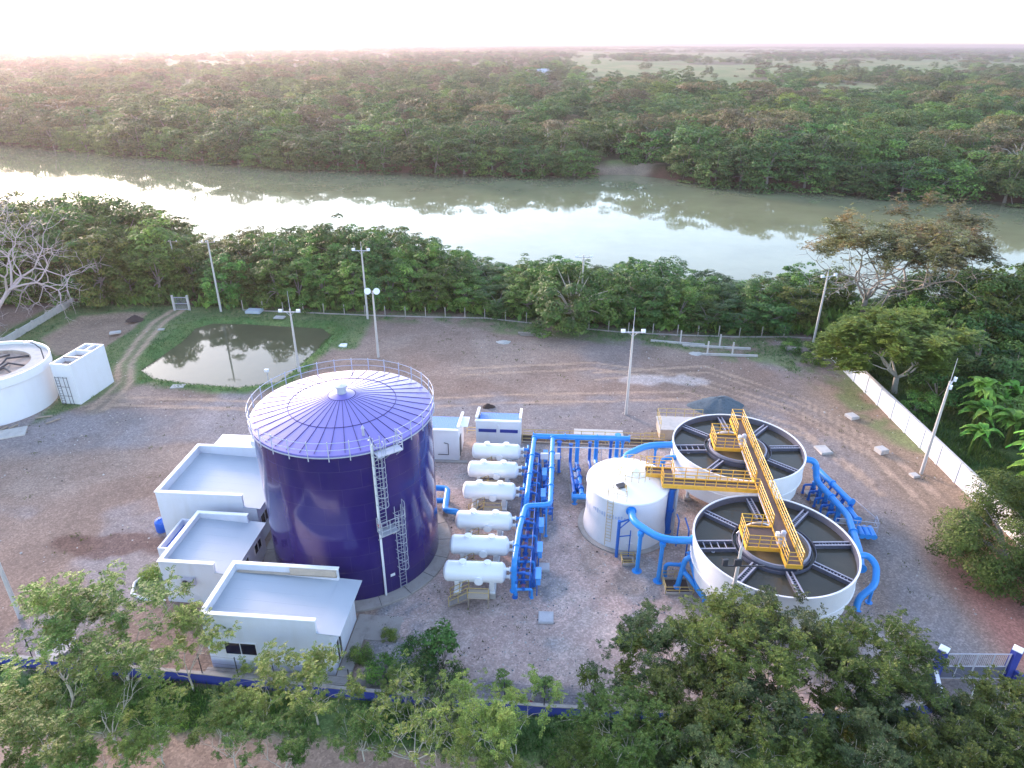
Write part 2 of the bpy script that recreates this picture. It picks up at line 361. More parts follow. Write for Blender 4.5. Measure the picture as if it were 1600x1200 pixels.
def height(X, Y):
    X = np.asarray(X, float); Y = np.asarray(Y, float)
    wob = (fbm(X, Y, 14, 5)-0.5)*5
    dn = Y-np.interp(X, nbx, nby)+wob; df = Y-np.interp(X, fbx, fby)+(fbm(X, Y, 20, 9)-0.5)*6
    near = -sm(dn, -9, 3)*4.6; far = -4.6+sm(df, -2.5, 5)*4.9
    h = np.where(dn < 60, np.where(df > -30, np.maximum(near, far), near), far)
    h = h+(fbm(X, Y, 6, 1)-0.5)*0.16*(np.abs(h) < 0.6)
    p = sdf(X, Y, POND); h = h-sm(-p, -1.6, 0.9)*1.1+0.35*np.exp(-((p-2.2)/1.3)**2)*(Y < 90)
    q = sdf(X, Y, DRYPOND); h = h-sm(-q, -1.0, 1.5)*0.5
    h = h+np.where(Y > 330, (fbm(X, Y, 260, 2)-0.5)*3.0, 0)
    return h

PAVED = []
def ground_colour(X, Y):
    "albedo of the soil, gravel, grass and tracks"
    n1 = fbm(X, Y, 7, 21); n2 = fbm(X, Y, 2.2, 22); n3 = fbm(X, Y, 22, 23); n4 = fbm(X, Y, 0.9, 24, 3)
    def c(*v): return np.array(v)
    def lay(base, m, col): m = np.clip(m, 0, 1)[..., None]; return base*(1-m)+np.asarray(col)*m
    dirt = c(0.175, 0.128, 0.107); col = np.ones(np.shape(X)+(3,))*dirt
    col = lay(col, sm(n1, 0.45, 0.7)*0.8, c(0.21, 0.163, 0.140)); col = lay(col, sm(n3, 0.5, 0.7)*0.6, c(0.150, 0.108, 0.09))
    # grey compacted gravel: service road behind the tanks, round to the gate, and the left yard
    road = [(-80, 50), (-60, 58), (-40, 62), (-20, 66), (0, 64.5), (14, 64), (26, 62), (31, 56), (32, 48), (30, 40), (29, 31), (28.5, 20)]
    rd = linedist(X, Y, road)+(n1-0.5)*6
    rw = np.where(X > 24, 2.8, 4.2)
    col = lay(col, (1-sm(rd, rw-1.6, rw+1.8))*(0.45+0.75*n2), c(0.165, 0.150, 0.155))
    col = lay(col, sm(fbm(X, Y, 9, 31), 0.5, 0.64)*(X < -20)*(Y < 70)*0.75, c(0.185, 0.168, 0.175))
    col = lay(col, sm(fbm(X, Y, 12, 33), 0.50, 0.64)*(Y > 60)*(X > -20)*0.5, c(0.165, 0.150, 0.155))
    # brown soil towards the right wall
    col = lay(col, sm(X, 30, 37)*(1-sm(Y, 70, 76))*0.8, c(0.20, 0.145, 0.105))
    # red soil beside the gate road
    col = lay(col, sm(X, 31.0, 34)*(1-sm(Y, 40, 46))*0.85, c(0.215, 0.10, 0.085))
    # tyre tracks
    for t, s in (([( -6, 76), (10, 78), (22, 74), (31, 66), (35, 58), (36, 50)], 0.9), ([(-25, 66), (0, 69), (20, 70), (30, 62), (33, 52)], 1.0), ([(10, 75), (24, 77), (33, 68), (37, 58), (38, 50)], 0.9), ([(-60, 66), (-45, 68), (-28, 67), (-10, 70)], 0.9)):
        for off in (-s, s):
            d = linedist(X, Y, [(a, b+off) for a, b in t])+(n2-0.5)*0.5
            col = lay(col, (1-sm(d, 0.08, 0.42))*0.75, c(0.29, 0.21, 0.16))
            col = lay(col, (1-sm(np.abs(d-0.5), 0.0, 0.16))*0.35, c(0.10, 0.075, 0.06))
    col = lay(col, (1-sm(np.hypot((X-18)/6.0, (Y-74)/1.5)+(n2-0.5)*1.4, 0.5, 1.0))*0.55, c(0.40, 0.36, 0.36))
    # process yard: pinkish pebbles with grey patches
    yard = sdf(X, Y, [(-9.5, 28.5), (-8, 60), (15.5, 59.5), (25.5, 56.5), (25.5, 28.5)])+(n2-0.5)*1.2
    yc = lay(np.ones(np.shape(X)+(3,))*c(0.34, 0.255, 0.235), sm(n1, 0.42, 0.62), c(0.25, 0.205, 0.195))
    yc = lay(yc, sm(fbm(X, Y, 3.6, 41), 0.54, 0.68)*0.85, c(0.155, 0.165, 0.185)); yc = lay(yc, sm(n4, 0.45, 0.75)*0.35, c(0.42, 0.36, 0.34))
    yc = lay(yc, sm(fbm(X, Y, 5, 42), 0.55, 0.65)*(Y > 38)*0.6, c(0.19, 0.155, 0.135))
    col = lay(col, 1-sm(yard, -0.3, 0.5), yc)
    strip = sdf(X, Y, [(-2, 28.2), (-2, 30.6), (5.2, 29.6), (6, 28.0)])+(n4-0.5)*0.7
    col = lay(col, (1-sm(strip, -0.1, 0.5))*0.85, c(0.125, 0.125, 0.15))
    wet = (1-sm(np.hypot((X+27.5)/3.2, (Y-43.6)/1.6)+(n2-0.5)*0.9, 0.5, 1.0))
    wet2 = (1-sm(np.hypot((X+31.8)/4.6, (Y-43.6-0.35*np.sin(X))/1.7)+(n2-0.5)*0.9, 0.75, 1.0)); col = lay(col, np.maximum(wet, wet2)*0.75, c(0.085, 0.048, 0.04))
    # grass round the ponds and along the fence
    p = sdf(X, Y, POND); q = sdf(X, Y, DRYPOND)
    g1 = c(0.060, 0.115, 0.038); g2 = c(0.095, 0.135, 0.05)
    grass = lay(np.ones(np.shape(X)+(3,))*g1, sm(n2, 0.4, 0.7), g2)
    gm = (1-sm(p+(n2-0.5)*1.6, 2.2, 3.4))
    gm = np.maximum(gm, (1-sm(sdf(X, Y, [(-70, 80), (-69, 101), (-20, 97), (-20.5, 83), (-25, 82), (-26, 90), (-43, 93), (-46, 76), (-44, 71), (-50, 63), (-53, 76)])+(n1-0.5)*3, -0.6, 0.8))*0.85)
    gm = np.maximum(gm, (1-sm(sdf(X, Y, [(-20, 93), (-10, 92), (8, 86.5), (33, 79.5), (38, 74), (38, 90), (20, 92), (-15, 98)])+(n1-0.5)*5, -0.8, 1.2))*0.7*sm(n2, 0.25, 0.6))
    gm = np.maximum(gm, (1-sm(sdf(X, Y, [(34.5, 81), (39, 62), (40.4, 58), (40.4, 90), (33, 88)])+(n1-0.5)*5, -0.6, 1.0))*0.7*sm(n2, 0.3, 0.6))
    gm = np.maximum(gm, (1-sm(sdf(X, Y, [(-27.6, 41.2), (-27.9, 38.9), (-26.6, 37.7), (-24.8, 37.5), (-24.2, 41)]), -0.2, 0.1))*0.8)
    gm = np.maximum(gm, (Y < np.interp(X, [-31, 12, 30], [31.2, 27.4, 26]))*sm(fbm(X, Y, 5, 51), 0.2, 0.45)*(1-sm(np.abs(Y-26.2+(n1-0.5)*2-0.02*X)*(X < 2)+9*(X > 2), 1.2, 2.2)*0-0))
    gm = np.maximum(gm, (X > 41)*1.0)
    track = linedist(X, Y, [(-60, 25.6), (-25, 25.2), (-15, 25.3), (0, 23.4), (30, 22)])+(n1-0.5)*1.5
    gm = gm*sm(track, 1.3, 2.1)
    col = lay(col, (1-sm(track, 1.2, 2.2)), c(0.26, 0.185, 0.15))
    gm = gm*sm(q+(n2-0.5)*0.8, -0.6, 0.6)
    col = lay(col, gm, grass); col = lay(col, (1-sm(q, -0.3, 0.8))*0.9, c(0.20, 0.15, 0.115))
    tr2 = [(-45, 66), (-45.3, 72.2), (-47.5, 77), (-49.3, 85), (-50.3, 92), (-49.6, 97)]
    col = lay(col, (1-sm(linedist(X, Y, tr2)+(n2-0.5)*0.8, 0.9, 1.7))*0.45, c(0.17, 0.14, 0.10))
    for off in (-0.75, 0.75):
        d = linedist(X, Y, [(a+off, b) for a, b in tr2])+(n2-0.5)*0.4; col = lay(col, (1-sm(d, 0.12, 0.5))*0.85, c(0.30, 0.215, 0.165))
    # litter floor under the near belt of trees and outside the right wall
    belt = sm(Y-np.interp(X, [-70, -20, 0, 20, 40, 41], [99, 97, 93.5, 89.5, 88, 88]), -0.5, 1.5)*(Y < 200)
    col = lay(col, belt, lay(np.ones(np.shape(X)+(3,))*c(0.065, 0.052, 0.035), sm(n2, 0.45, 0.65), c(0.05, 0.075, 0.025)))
    # river banks
    dn = Y-np.interp(X, nbx, nby); df = Y-np.interp(X, fbx, fby)
    col = lay(col, (1-sm(np.abs(dn), 1, 5)), c(0.12, 0.07, 0.05))
    far = sm(df, 1.5, 4); wood = lay(np.ones(np.shape(X)+(3,))*c(0.055, 0.065, 0.03), sm(n3, 0.4, 0.6), c(0.075, 0.065, 0.035))
    col = np.where((df > -12)[..., None], lay(np.ones(np.shape(X)+(3,))*c(0.13, 0.072, 0.052), far, wood), col)
    beach = (1-sm(np.hypot((X-38)/13, (Y-235)/4.0)+(n3-0.5)*0.5, 0.75, 1.05)); col = lay(col, beach, c(0.27, 0.215, 0.165)); col = lay(col, (1-sm(np.hypot((X-37)/9, (Y-240)/3.5), 0.6, 1.0))*0.9, c(0.12, 0.16, 0.06))
    col = lay(col, pasture(X, Y)*0.95, lay(np.ones(np.shape(X)+(3,))*c(0.105, 0.165, 0.060), sm(n3, 0.4, 0.65), c(0.17, 0.185, 0.09)))
    return np.clip(col*GAIN(X, Y)*np.array([1.0, 0.985, 0.93]), 0.01, 0.9)
def GAIN(X, Y): return (1.0+0.45*((Y > 10)&(Y < 100)&(np.abs(X) < 75)&(X < 41)))[..., None]
def pasture(X, Y):
    "open grazing land between the woods beyond the river"
    a = X/np.maximum(Y, 1)+(fbm(X, Y, 90, 64)-0.5)*0.05; ly = np.log(np.maximum(Y, 1))+(fbm(X, Y, 120, 65)-0.5)*0.25; m = np.zeros(np.shape(X))
    for a0, a1, y0, y1 in FIELDS:
        e = np.minimum(np.minimum(a-a0, a1-a)/0.03, np.minimum(ly-np.log(y0), np.log(y1)-ly)/0.12); m = np.maximum(m, np.clip(e, 0, 1))
    rag = sm(fbm(X, Y*0.5, 170, 66), 0.33, 0.43); return m*(Y > 370)*np.maximum(rag, Y < 480)
FIELDS = [(0.015, 0.06, 540, 880), (-0.46, -0.40, 375, 470), (0.05, 0.36, 620, 3400), (0.28, 0.62, 560, 2100), (0.42, 0.52, 430, 760), (0.19, 0.27, 480, 1000), (0.60, 0.72, 900, 2600), (-0.47, -0.34, 1000, 3800), (-0.47, -0.40, 560, 800), (-0.22, -0.14, 1500, 2500), (-0.68, -0.56, 1600, 3600), (0.1, 0.5, 3600, 5600)]

def axis(parts):
    out = []
    for a, b, s in parts: out += list(np.arange(a, b, s))
    out.append(parts[-1][1]); return np.array(out, float)
gx = axis([(-45000, -9000, 6000), (-9000, -3000, 500), (-3000, -700, 90), (-700, -230, 20), (-230, -70, 3.2), (-70, 52, 0.4), (52, 150, 2.2), (150, 500, 12), (500, 3000, 90), (3000, 9000, 500), (9000, 45000, 6000)])
gy = axis([(-2000, -200, 300), (-200, 0, 25), (0, 18, 3), (18, 100, 0.4), (100, 130, 1.2), (130, 330, 3.2), (330, 700, 12), (700, 2500, 50), (2500, 8000, 300), (8000, 50000, 4200)])
GX, GY = np.meshgrid(gx, gy); GZ = height(GX, GY)
def grid_mesh(name, X, Y, Z, mats):
    ny, nx = X.shape; me = bpy.data.meshes.new(name); co = np.stack([X, Y, Z], -1).reshape(-1, 3)
    i = np.arange(ny*nx).reshape(ny, nx); q = np.stack([i[:-1, :-1], i[:-1, 1:], i[1:, 1:], i[1:, :-1]], -1).reshape(-1, 4)
    me.vertices.add(len(co)); me.vertices.foreach_set('co', co.ravel())
    me.loops.add(q.size); me.loops.foreach_set('vertex_index', q.ravel()); me.polygons.add(len(q))
    me.polygons.foreach_set('loop_start', np.arange(len(q))*4); me.polygons.foreach_set('use_smooth', np.ones(len(q), bool))
    me.update(calc_edges=True)
    for m in mats: me.materials.append(m)
    o = bpy.data.objects.new(name, me); C.objects.link(o); return o
def ground_mat():
    m, nt, p = mat('soil_gravel_and_grass'); a = N(nt, 'ShaderNodeVertexColor'); a.layer_name = 'soil'
    tc = N(nt, 'ShaderNodeTexCoord')
    n1 = noise(nt, 1.6, 8, rough=0.75); c = mix(nt, 1.0, a.outputs[0], ramp(nt, n1, [(0.25, (0.78,)*3), (0.75, (1.2,)*3)]), 'MULTIPLY')
    vo = N(nt, 'ShaderNodeTexVoronoi'); vo.inputs['Scale'].default_value = 9.0; L(nt, tc.outputs['Object'], vo.inputs['Vector'])
    bw = N(nt, 'ShaderNodeSeparateColor'); L(nt, vo.outputs['Color'], bw.inputs[0])
    c = mix(nt, 0.75, c, mix(nt, 1.0, c, ramp(nt, bw.outputs[0], [(0.0, (0.70,)*3), (0.7, (1.03,)*3), (1.0, (1.35,)*3)]), 'MULTIPLY'))
    n3 = noise(nt, 0.16, 5, rough=0.7); c = mix(nt, 0.8, c, mix(nt, 1.0, c, ramp(nt, n3, [(0.3, (0.8,)*3), (0.7, (1.22,)*3)]), 'MULTIPLY'))
    L(nt, c, p.inputs['Base Color']); p.inputs['Roughness'].default_value = 0.95; p.inputs['Specular IOR Level'].default_value = 0.15
    b = N(nt, 'ShaderNodeBump'); b.inputs['Strength'].default_value = 0.5; b.inputs['Distance'].default_value = 0.06; L(nt, noise(nt, 5, 6, rough=0.8), b.inputs['Height']); L(nt, b.outputs[0], p.inputs['Normal'])
    return m
ground = grid_mesh('ground', GX, GY, GZ, [ground_mat()]); tag(ground, kind='structure')
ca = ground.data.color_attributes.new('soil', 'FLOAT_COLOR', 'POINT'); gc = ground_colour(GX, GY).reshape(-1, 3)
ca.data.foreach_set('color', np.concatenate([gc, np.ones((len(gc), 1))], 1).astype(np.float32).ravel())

def flat(name, pts, z, m):
    o = MB().poly([(x, y, z) for x, y in pts]).build(name, m); tag(o, kind='structure'); return o
flat('river', [(x, y-4) for x, y in NEAR_BANK]+[(x, y+4) for x, y in FAR_BANK[::-1]], WL, M['river'])
cx, cy = -35.5, 82.5
pw = flat('pond', [(cx+(x-cx)*1.06, cy+(y-cy)*1.06) for x, y in POND], -0.42, M['pond'])

# ------------------------------------------------------------ purple storage tank
def circ(c, R, a0, a1, n, z):
    return [(c[0]+R*cos(radians(a0+(a1-a0)*i/n)), c[1]+R*sin(radians(a0+(a1-a0)*i/n)), z) for i in range(n+1)]
TC = (-12.05, 43.5); TR = 6.28; TH = 12.35
tank = empty('storage_tank', 'tall glossy purple bolted steel storage tank with a conical roof and caged ladder', 'storage tank', (TC[0], TC[1], 0))
b = MB().lathe([(TR, 0.2), (TR, TH)], n=128); sh = b.build('shell', M['purple'], tank, True)
uvl = sh.data.uv_layers.new(name='UVMap')
for poly in sh.data.polygons:
    for li in poly.loop_indices:
        v = sh.data.vertices[sh.data.loops[li].vertex_index].co; a = atan2(v.y, v.x) % (2*pi)
        if poly.center.y < 0 and abs(poly.center.y) < 0.4 and poly.center.x > 0 and a < 0.1: a += 2*pi
        uvl.data[li].uv = (a*TR, v.z)
b = MB(); AP = 1.25
b.lathe([(TR+0.10, -0.02), (TR+0.10, 0.10), (TR-0.1, 0.14), (TR*0.60, 0.14+AP*0.40), (0.95, 0.14+AP*0.86), (0.35, 0.14+AP*0.97), (0.0, 0.14+AP)], (0, 0, TH), 128)
b.mi = 1
for i in range(40):
    a = 2*pi*(i+0.5)/40
    for r0, r1 in ((0.95, TR*0.60-0.03), (TR*0.60+0.03, TR-0.05)):
        p0 = Vector((r0*cos(a), r0*sin(a), TH+0.15+AP*(1-r0/TR))); p1 = Vector((r1*cos(a), r1*sin(a), TH+0.15+AP*(1-r1/TR))); b.tube([p0, p1], 0.020, 4)
for r in (TR*0.60, 0.95): b.ring((0, 0, TH+0.155+AP*(1-r/TR)), r, 0.022, 72, 4)
b.build('roof', [M['purple_roof'], M['seam']], tank, True, angle=12)
b = MB().cyl((0, 0, TH+AP), (0, 0, TH+AP+0.62), 0.34, 20).lathe([(0.46, 0.62), (0.46, 0.70), (0, 0.78)], (0, 0, TH+AP), 20); b.build('roof_vent', M['galv'], tank, True)
b = MB().cyl((2.3, -4.3, TH+0.3), (2.3, -4.3, TH+0.95), 0.09, 10).cyl((2.3, -4.3, TH+0.95), (2.3, -4.3, TH+1.15), 0.13, 10, 0.03); b.build('breather_pipe', M['lightgrey'], tank, True)
# railing round the rim, open where the ladder arrives
GA, GB = -62, -46
b = MB(); R2 = TR+0.16
P = circ((0, 0), R2, GB, 360+GA, 96, TH-0.1)
for f in (1.15, 0.62): b.tube([Vector(p)+Vector((0, 0, f)) for p in P], 0.024, 6)
b.tube([Vector(p)+Vector((0, 0, 0.06)) for p in P], 0.045, 4)
for i in range(30):
    a = radians(GB+(360+GA-GB)*i/29); p = Vector((R2*cos(a), R2*sin(a), TH-0.32)); b.tube([p, p+Vector((0, 0, 1.46))], 0.036, 5)
b.build('guard_rail', M['greyrail'], tank, True)
# rest platform at the rim
b = MB(); am = radians((GA+GB)/2); ex = Vector((cos(am), sin(am), 0)); ey = Vector((-sin(am), cos(am), 0))
def loc(u, v, z): return ex*(TR+u)+ey*v+Vector((0, 0, z))
b.mi = 0; pp = [loc(0.05, -0.75, TH), loc(0.05, 1.0, TH), loc(0.85, 1.0, TH), loc(0.85, -0.75, TH)]
b.prism([(p.x, p.y) for p in pp], TH-0.16, TH-0.08); b.rail([loc(0.1, 1.0, TH-0.1), loc(0.82, 1.0, TH-0.1), loc(0.82, -0.2, TH-0.1)], 1.15, 0.03, 0.6, (0.33, 0.66))
for v in (-0.7, 0.1, 0.9): b.tube([loc(0.0, v, TH-0.9), loc(0.8, v, TH-0.15)], 0.03, 5)
b.build('rim_platform', M['greyrail'], tank, True)
# caged ladder in two flights with a landing between
def caged(b, v, u, z0, z1, cage0, z_top):
    for s in (-0.24, 0.24): b.tube([loc(u, v+s, z0), loc(u, v+s, z_top)], 0.028, 5)
    z = z0+0.15
    while z < z1: b.tube([loc(u, v-0.24, z), loc(u, v+0.24, z)], 0.016, 4); z += 0.3
    z = cage0
    while z < z_top:
        b.tube([loc(u+0.04+0.68*sin(pi*k/10), v-0.38*cos(pi*k/10), z) for k in range(11)], 0.025, 5); z += 0.78
    for k in (1, 3, 5, 7, 9):
        p = (u+0.04+0.68*sin(pi*k/10), v-0.38*cos(pi*k/10)); b.tube([loc(p[0], p[1], cage0), loc(p[0], p[1], z_top-0.1)], 0.016, 4)
    z = z0+1
    while z < z_top: 
        for s in (-0.24, 0.24): b.tube([loc(0, v+s, z), loc(u, v+s, z)], 0.02, 4)
        z += 2.2
b = MB(); caged(b, -0.55, 0.22, 6.1, TH+0.9, 8.3, TH+1.05); up = b.build('upper_ladder', M['galv'], tank, True)
b = MB(); caged(b, 0.55, 0.22, 0.35, 7.2, 2.5, 7.6); b.build('lower_ladder', M['galv'], tank, True)
b = MB(); pp = [loc(0.05, -1.0, 6), loc(0.05, 0.25, 6), loc(0.85, 0.25, 6), loc(0.85, -1.0, 6)]; b.prism([(p.x, p.y) for p in pp], 5.98, 6.06)
b.rail([loc(0.08, -0.98, 6.05), loc(0.84, -0.98, 6.05), loc(0.84, 0.25, 6.05)], 1.1, 0.028, 0.5, (0.33, 0.66)); b.rail([loc(0.1, 0.95, 6.6), loc(0.5, 0.95, 6.6)], 1.3, 0.02, 0.4)
for v in (-0.95, 0.2): b.tube([loc(0.0, v, 5.2), loc(0.8, v, 6.0)], 0.03, 5)
b.build('ladder_landing', M['galv'], tank, True)
# level gauge pipe with a red mark
b = MB(); a = radians(-61.5); q = lambda z, r=TR+0.16: (r*cos(a), r*sin(a), z); b.tube([q(0.25), q(TH+0.55)], 0.085, 10); b.tube([q(TH+0.5), q(TH+0.75, TR-0.1), q(TH+0.5, TR-0.5)], 0.04, 6)
gp = b.build('level_pipe', M['white'], tank, True)
b = MB(); b.tube([q(6.35), q(6.43)], 0.125, 10); b.tube([q(6.52), q(6.60)], 0.125, 10); b.build('red_marker', M['red'], gp, True)
b = MB(); a = radians(-55.5); b.box(((TR+0.06)*cos(a), (TR+0.06)*sin(a), 1.75), (0.03, 0.34, 0.22), a); b.build('name_plate', M['white'], tank)
b = MB().lathe([(TR-0.2, 0.0), (TR+0.98, 0.0), (TR+0.98, 0.16), (TR+0.95, 0.19), (TR-0.2, 0.22)], n=96); b.mi = 1
for i in range(20):
    a = 2*pi*i/20+0.1; b.tube([((TR+0.02)*cos(a), (TR+0.02)*sin(a), 0.214), ((TR+0.99)*cos(a), (TR+0.99)*sin(a), 0.186)], 0.022, 4)
b.build('base_ring', [M['concrete'], M['dark']], tank, True, angle=30)

# blue pipes leaving the purple tank
t = empty('tank_outlet_pipe', 'thick blue outlet pipe bent low between the purple tank and the white vessels', 'pipe', (-6, 50, 0))
MB().pipe([(-8.0, 50.3, 0.95), (-5.55, 50.1, 0.95), (-5.55, 46.9, 0.95), (-4.5, 46.8, 0.95), (-4.0, 46.75, 0.4)], 0.26, 0.5, 14, 1).build('pipe', M['blue'], t, True, world=True)
MB().pipe([(-7.0, 48.7, 0.7), (-5.9, 48.65, 0.7), (-5.6, 48.7, 0.7)], 0.24, 0.5, 14, 1).build('branch_pipe', M['blue'], t, True, world=True)
MB().bb(-5.75, -5.35, 49.3, 49.6, 0, 0.75).build('pipe_support', M['concrete'], t, world=True); MB().bb(-5.75, -5.35, 47.4, 47.7, 0, 0.75).build('pipe_support', M['concrete'], t, world=True)

# ------------------------------------------------------------ small white round tank
WC = (9.35, 46.3); WR = 3.25; WH = 4.5
wt = empty('white_tank', 'squat white round tank with a shallow cone roof between the filters and the open basins', 'round tank', (*WC, 0))
MB().lathe([(WR+0.12, 0.15), (WR+0.12, 0.5), (WR, 1.4), (WR, WH)], n=72).build('shell', M['white'], wt, True, angle=50)
MB().lathe([(WR, WH-0.1), (WR+0.06, WH-0.1), (WR+0.06, WH+0.02), (0.0, WH+0.62)], n=72).build('roof', M['cone_white'], wt, True, angle=20)
MB().lathe([(0, 0.0), (WR+0.55, 0.0), (WR+0.55, 0.14), (WR-0.2, 0.16)], n=72).build('base_slab', M['concrete'], wt, True, angle=20)
MB().lathe([(0.42, 0.5), (0.42, 0.80), (0.2, 0.95), (0, 0.97)], (0.55, 0.35, WH), 20).build('roof_vent', M['cone_white'], wt, True)
b = MB(); b.rail([(0.55+1.35*cos(a), 0.35+1.35*sin(a), WH+0.38) for a in [radians(15+330*i/14) for i in range(15)]], 1.0, 0.026, 0.9); b.build('roof_rail', M['paleyellow'], wt, True)
b = MB(); b.rail([(-1.9, -2.3, WH+0.1), (-0.55, -3.0, WH+0.05), (-0.5, -1.6, WH+0.3)], 0.95, 0.02, 0.8); b.rail([(-1.9, -2.3, WH+0.1), (-0.9, -1.0, WH+0.4)], 0.95, 0.02, 0.8)
for z in range(14): b.tube([(-1.95, -2.75, 0.4+z*0.3), (-1.55, -2.95, 0.4+z*0.3)], 0.015, 4)
for p in ((-1.95, -2.75), (-1.55, -2.95)): b.tube([(*p, 0.2), (*p, 5.4)], 0.022, 4)
b.build('roof_ladder', M['paleyellow'], wt, True)
MB().box((-0.75, -1.35, WH+0.42), (0.7, 0.55, 0.14), 0.4).build('roof_hatch', M['dark'], wt, bevel=0.02)
b = MB()
for k in range(13):
    a = radians(-150+4.1*k); rr = WR+0.012; h_ = 0.22+0.1*((k*7) % 3); b.box((rr*cos(a), rr*sin(a), 3.05), (0.02, 0.13, h_), a)
b.build('faded_lettering', M['faded'], wt)
MB().tube([(0, -WR+0.02, 0.6), (0, -WR-0.16, 0.6)], 0.3, 18).build('manhole', M['white'], wt, True)

# ------------------------------------------------------------ clarifiers (open round basins)
CROT = radians(-5.3)
def clarifier(name, label, c, group=None):
    t = empty(name, label, 'clarifier', (c[0], c[1], 0), CROT, 'open clarifier basins')
    R = 5.5; H = 4.8
    MB().lathe([(R-0.115, H-0.75), (R-0.115, H-0.06), (R-0.07, H-0.06)], n=96).build('inner_wall', M['trough'], t, True, angle=25)
    MB().lathe([(R-0.09, H-0.75), (R-0.07, H-0.5), (R-0.06, H), (R+0.06, H), (R+0.06, H-0.12), (R, H-0.14), (R, H-1.75), (R+0.05, H-1.77), (R+0.05, H-1.85), (R-0.16, H-1.87), (R-0.2, H-3.1), (R-0.32, H-3.15)], n=96, close=False).build('shell', M['white'], t, True, angle=25)
    MB().lathe([(R-0.32, H-3.15), (1.5, 0.75), (1.2, 0.5), (0, 0.45)], n=64).build('cone_bottom', M['white'], t, True)
    MB().lathe([(0, H-0.55), (2.55, H-0.55), (R-0.05, H-0.55)], n=64).build('water_surface', M['basin'], t)
    MB().lathe([(0, H-0.50), (2.3, H-0.50)], n=48).build('centre_water', M['well'], t)
    MB().lathe([(2.30, H-0.9), (2.30, H-0.12), (2.42, H-0.12), (2.42, H-0.9)], n=64).build('centre_well', M['edge'], t, True, angle=25)
    MB().lathe([(2.50, H-0.9), (2.50, H-0.30), (2.53, H-0.30), (2.53, H-0.6), (2.78, H-0.6), (2.78, H-0.30), (2.81, H-0.30), (2.81, H-0.9)], n=64).build('ring_trough', M['trough'], t, True, angle=25)
    for k in range(8):
        a = radians(45*k+6.5); b = MB(); b.T = Matrix.Rotation(a, 4, 'Z'); wd = 0.42 if k == 4 else 0.17
        for s in (-1, 1): 
            b.bb(2.82, R-0.10, s*wd-0.035, s*wd+0.035, H-0.75, H-0.26)
            b.mi = 1; b.bb(2.82, R-0.10, s*wd-0.055, s*wd+0.055, H-0.255, H-0.225); b.mi = 0
        b.bb(2.82, R-0.10, -wd, wd, H-0.62, H-0.56); b.mi = 1
        n = 4 if k == 4 else 9
        for j in range(n):
            x = 3.15+(R-3.5)*(j+0.5)/n; b.bb(x-0.03, x+0.03, -wd+0.06, wd-0.06, H-0.34, H-0.29)
        b.build('radial_trough', [M['trough'], M['edge']], t)
    for k in range(8):
        a = radians(45*k+22.5); q = (4.35*cos(a), 4.35*sin(a))
        l = MB().cyl((*q, 0.25), (*q, 2.3), 0.16, 12).build('leg', M['white'], t, True); MB().box((q[0], q[1], 0.13), (0.6, 0.6, 0.26)).build('footing', M['concrete'], l)
    MB().ring((-4.3, -0.9, H-0.5), 0.11, 0.035, 16, 5).build('float_ring', M['lightgrey'], t, True)
    return t
C2 = (18.40, 38.45); C1 = (19.60, 51.35)
cl2 = clarifier('clarifier_basin', 'white rimmed open round clarifier basin nearest the camera, half hidden by trees', C2)
cl1 = clarifier('clarifier_basin', 'white rimmed open round clarifier basin farther from the camera, beside the grey gravel pile', C1)

# ------------------------------------------------------------ yellow walkways
BR = Matrix.Translation((C2[0], C2[1], 0)) @ Matrix.Rotation(CROT, 4, 'Z')
wk = empty('access_walkway', 'long yellow railed walkway crossing both open basins, with a side arm to the white tank', 'walkway', (C2[0], C2[1], 0), CROT)
DZ = 5.05; LL = hypot(C1[0]-C2[0], C1[1]-C2[1])
b = MB(); X0, X1 = 0.10, 1.05; Y0, Y1 = -2.75, LL+4.1
b.bb(X0, X1, Y0, Y1, DZ-0.06, DZ)
for y in (0, LL): b.bb(-2.15, X0-0.003, y-1.15, y+1.15, DZ-0.063, DZ-0.003)
b.build('deck', M['grating'], wk)
b = MB()
for x in (X0-0.04, X1+0.04): b.bb(x-0.035, x+0.035, Y0, Y1, DZ-0.22, DZ+0.10)
b.bb(X0-0.07, X1+0.07, Y0-0.07, Y0-0.001, DZ-0.22, DZ+0.10); b.bb(X0-0.07, X1+0.07, Y1+0.001, Y1+0.07, DZ-0.22, DZ+0.10)
for y in (0, LL): 
    b.bb(-2.22, -2.151, y-1.22, y+1.22, DZ-0.22, DZ+0.10)
    for s in (-1, 1): b.bb(-2.15, X0-0.08, y+s*1.185-0.03, y+s*1.185+0.03, DZ-0.22, DZ+0.10)
b.build('deck_frame', M['yellow'], wk)
def rl(pts): MB().rail([(x, y, DZ+0.02) for x, y in pts], 1.05, 0.034, 0.85, (0.36, 0.68)).build('railing', M['yellow'], wk, True)
rl([(X1+0.02, Y0+0.02), (X1+0.02, 5.6)]); rl([(X1+0.02, 5.9), (X1+0.02, Y1-0.02)])
rl([(X1+0.02, Y0+0.02), (X0, Y0+0.02), (X0, -1.2), (-2.17, -1.2), (-2.17, 1.2), (X0-0.02, 1.2), (X0-0.02, 5.5)])
rl([(X0-0.02, 6.95), (X0-0.02, LL-1.2), (-2.17, LL-1.2), (-2.17, LL+1.2), (X0, LL+1.2), (X0, Y1-0.02), (X1+0.02, Y1-0.02)])
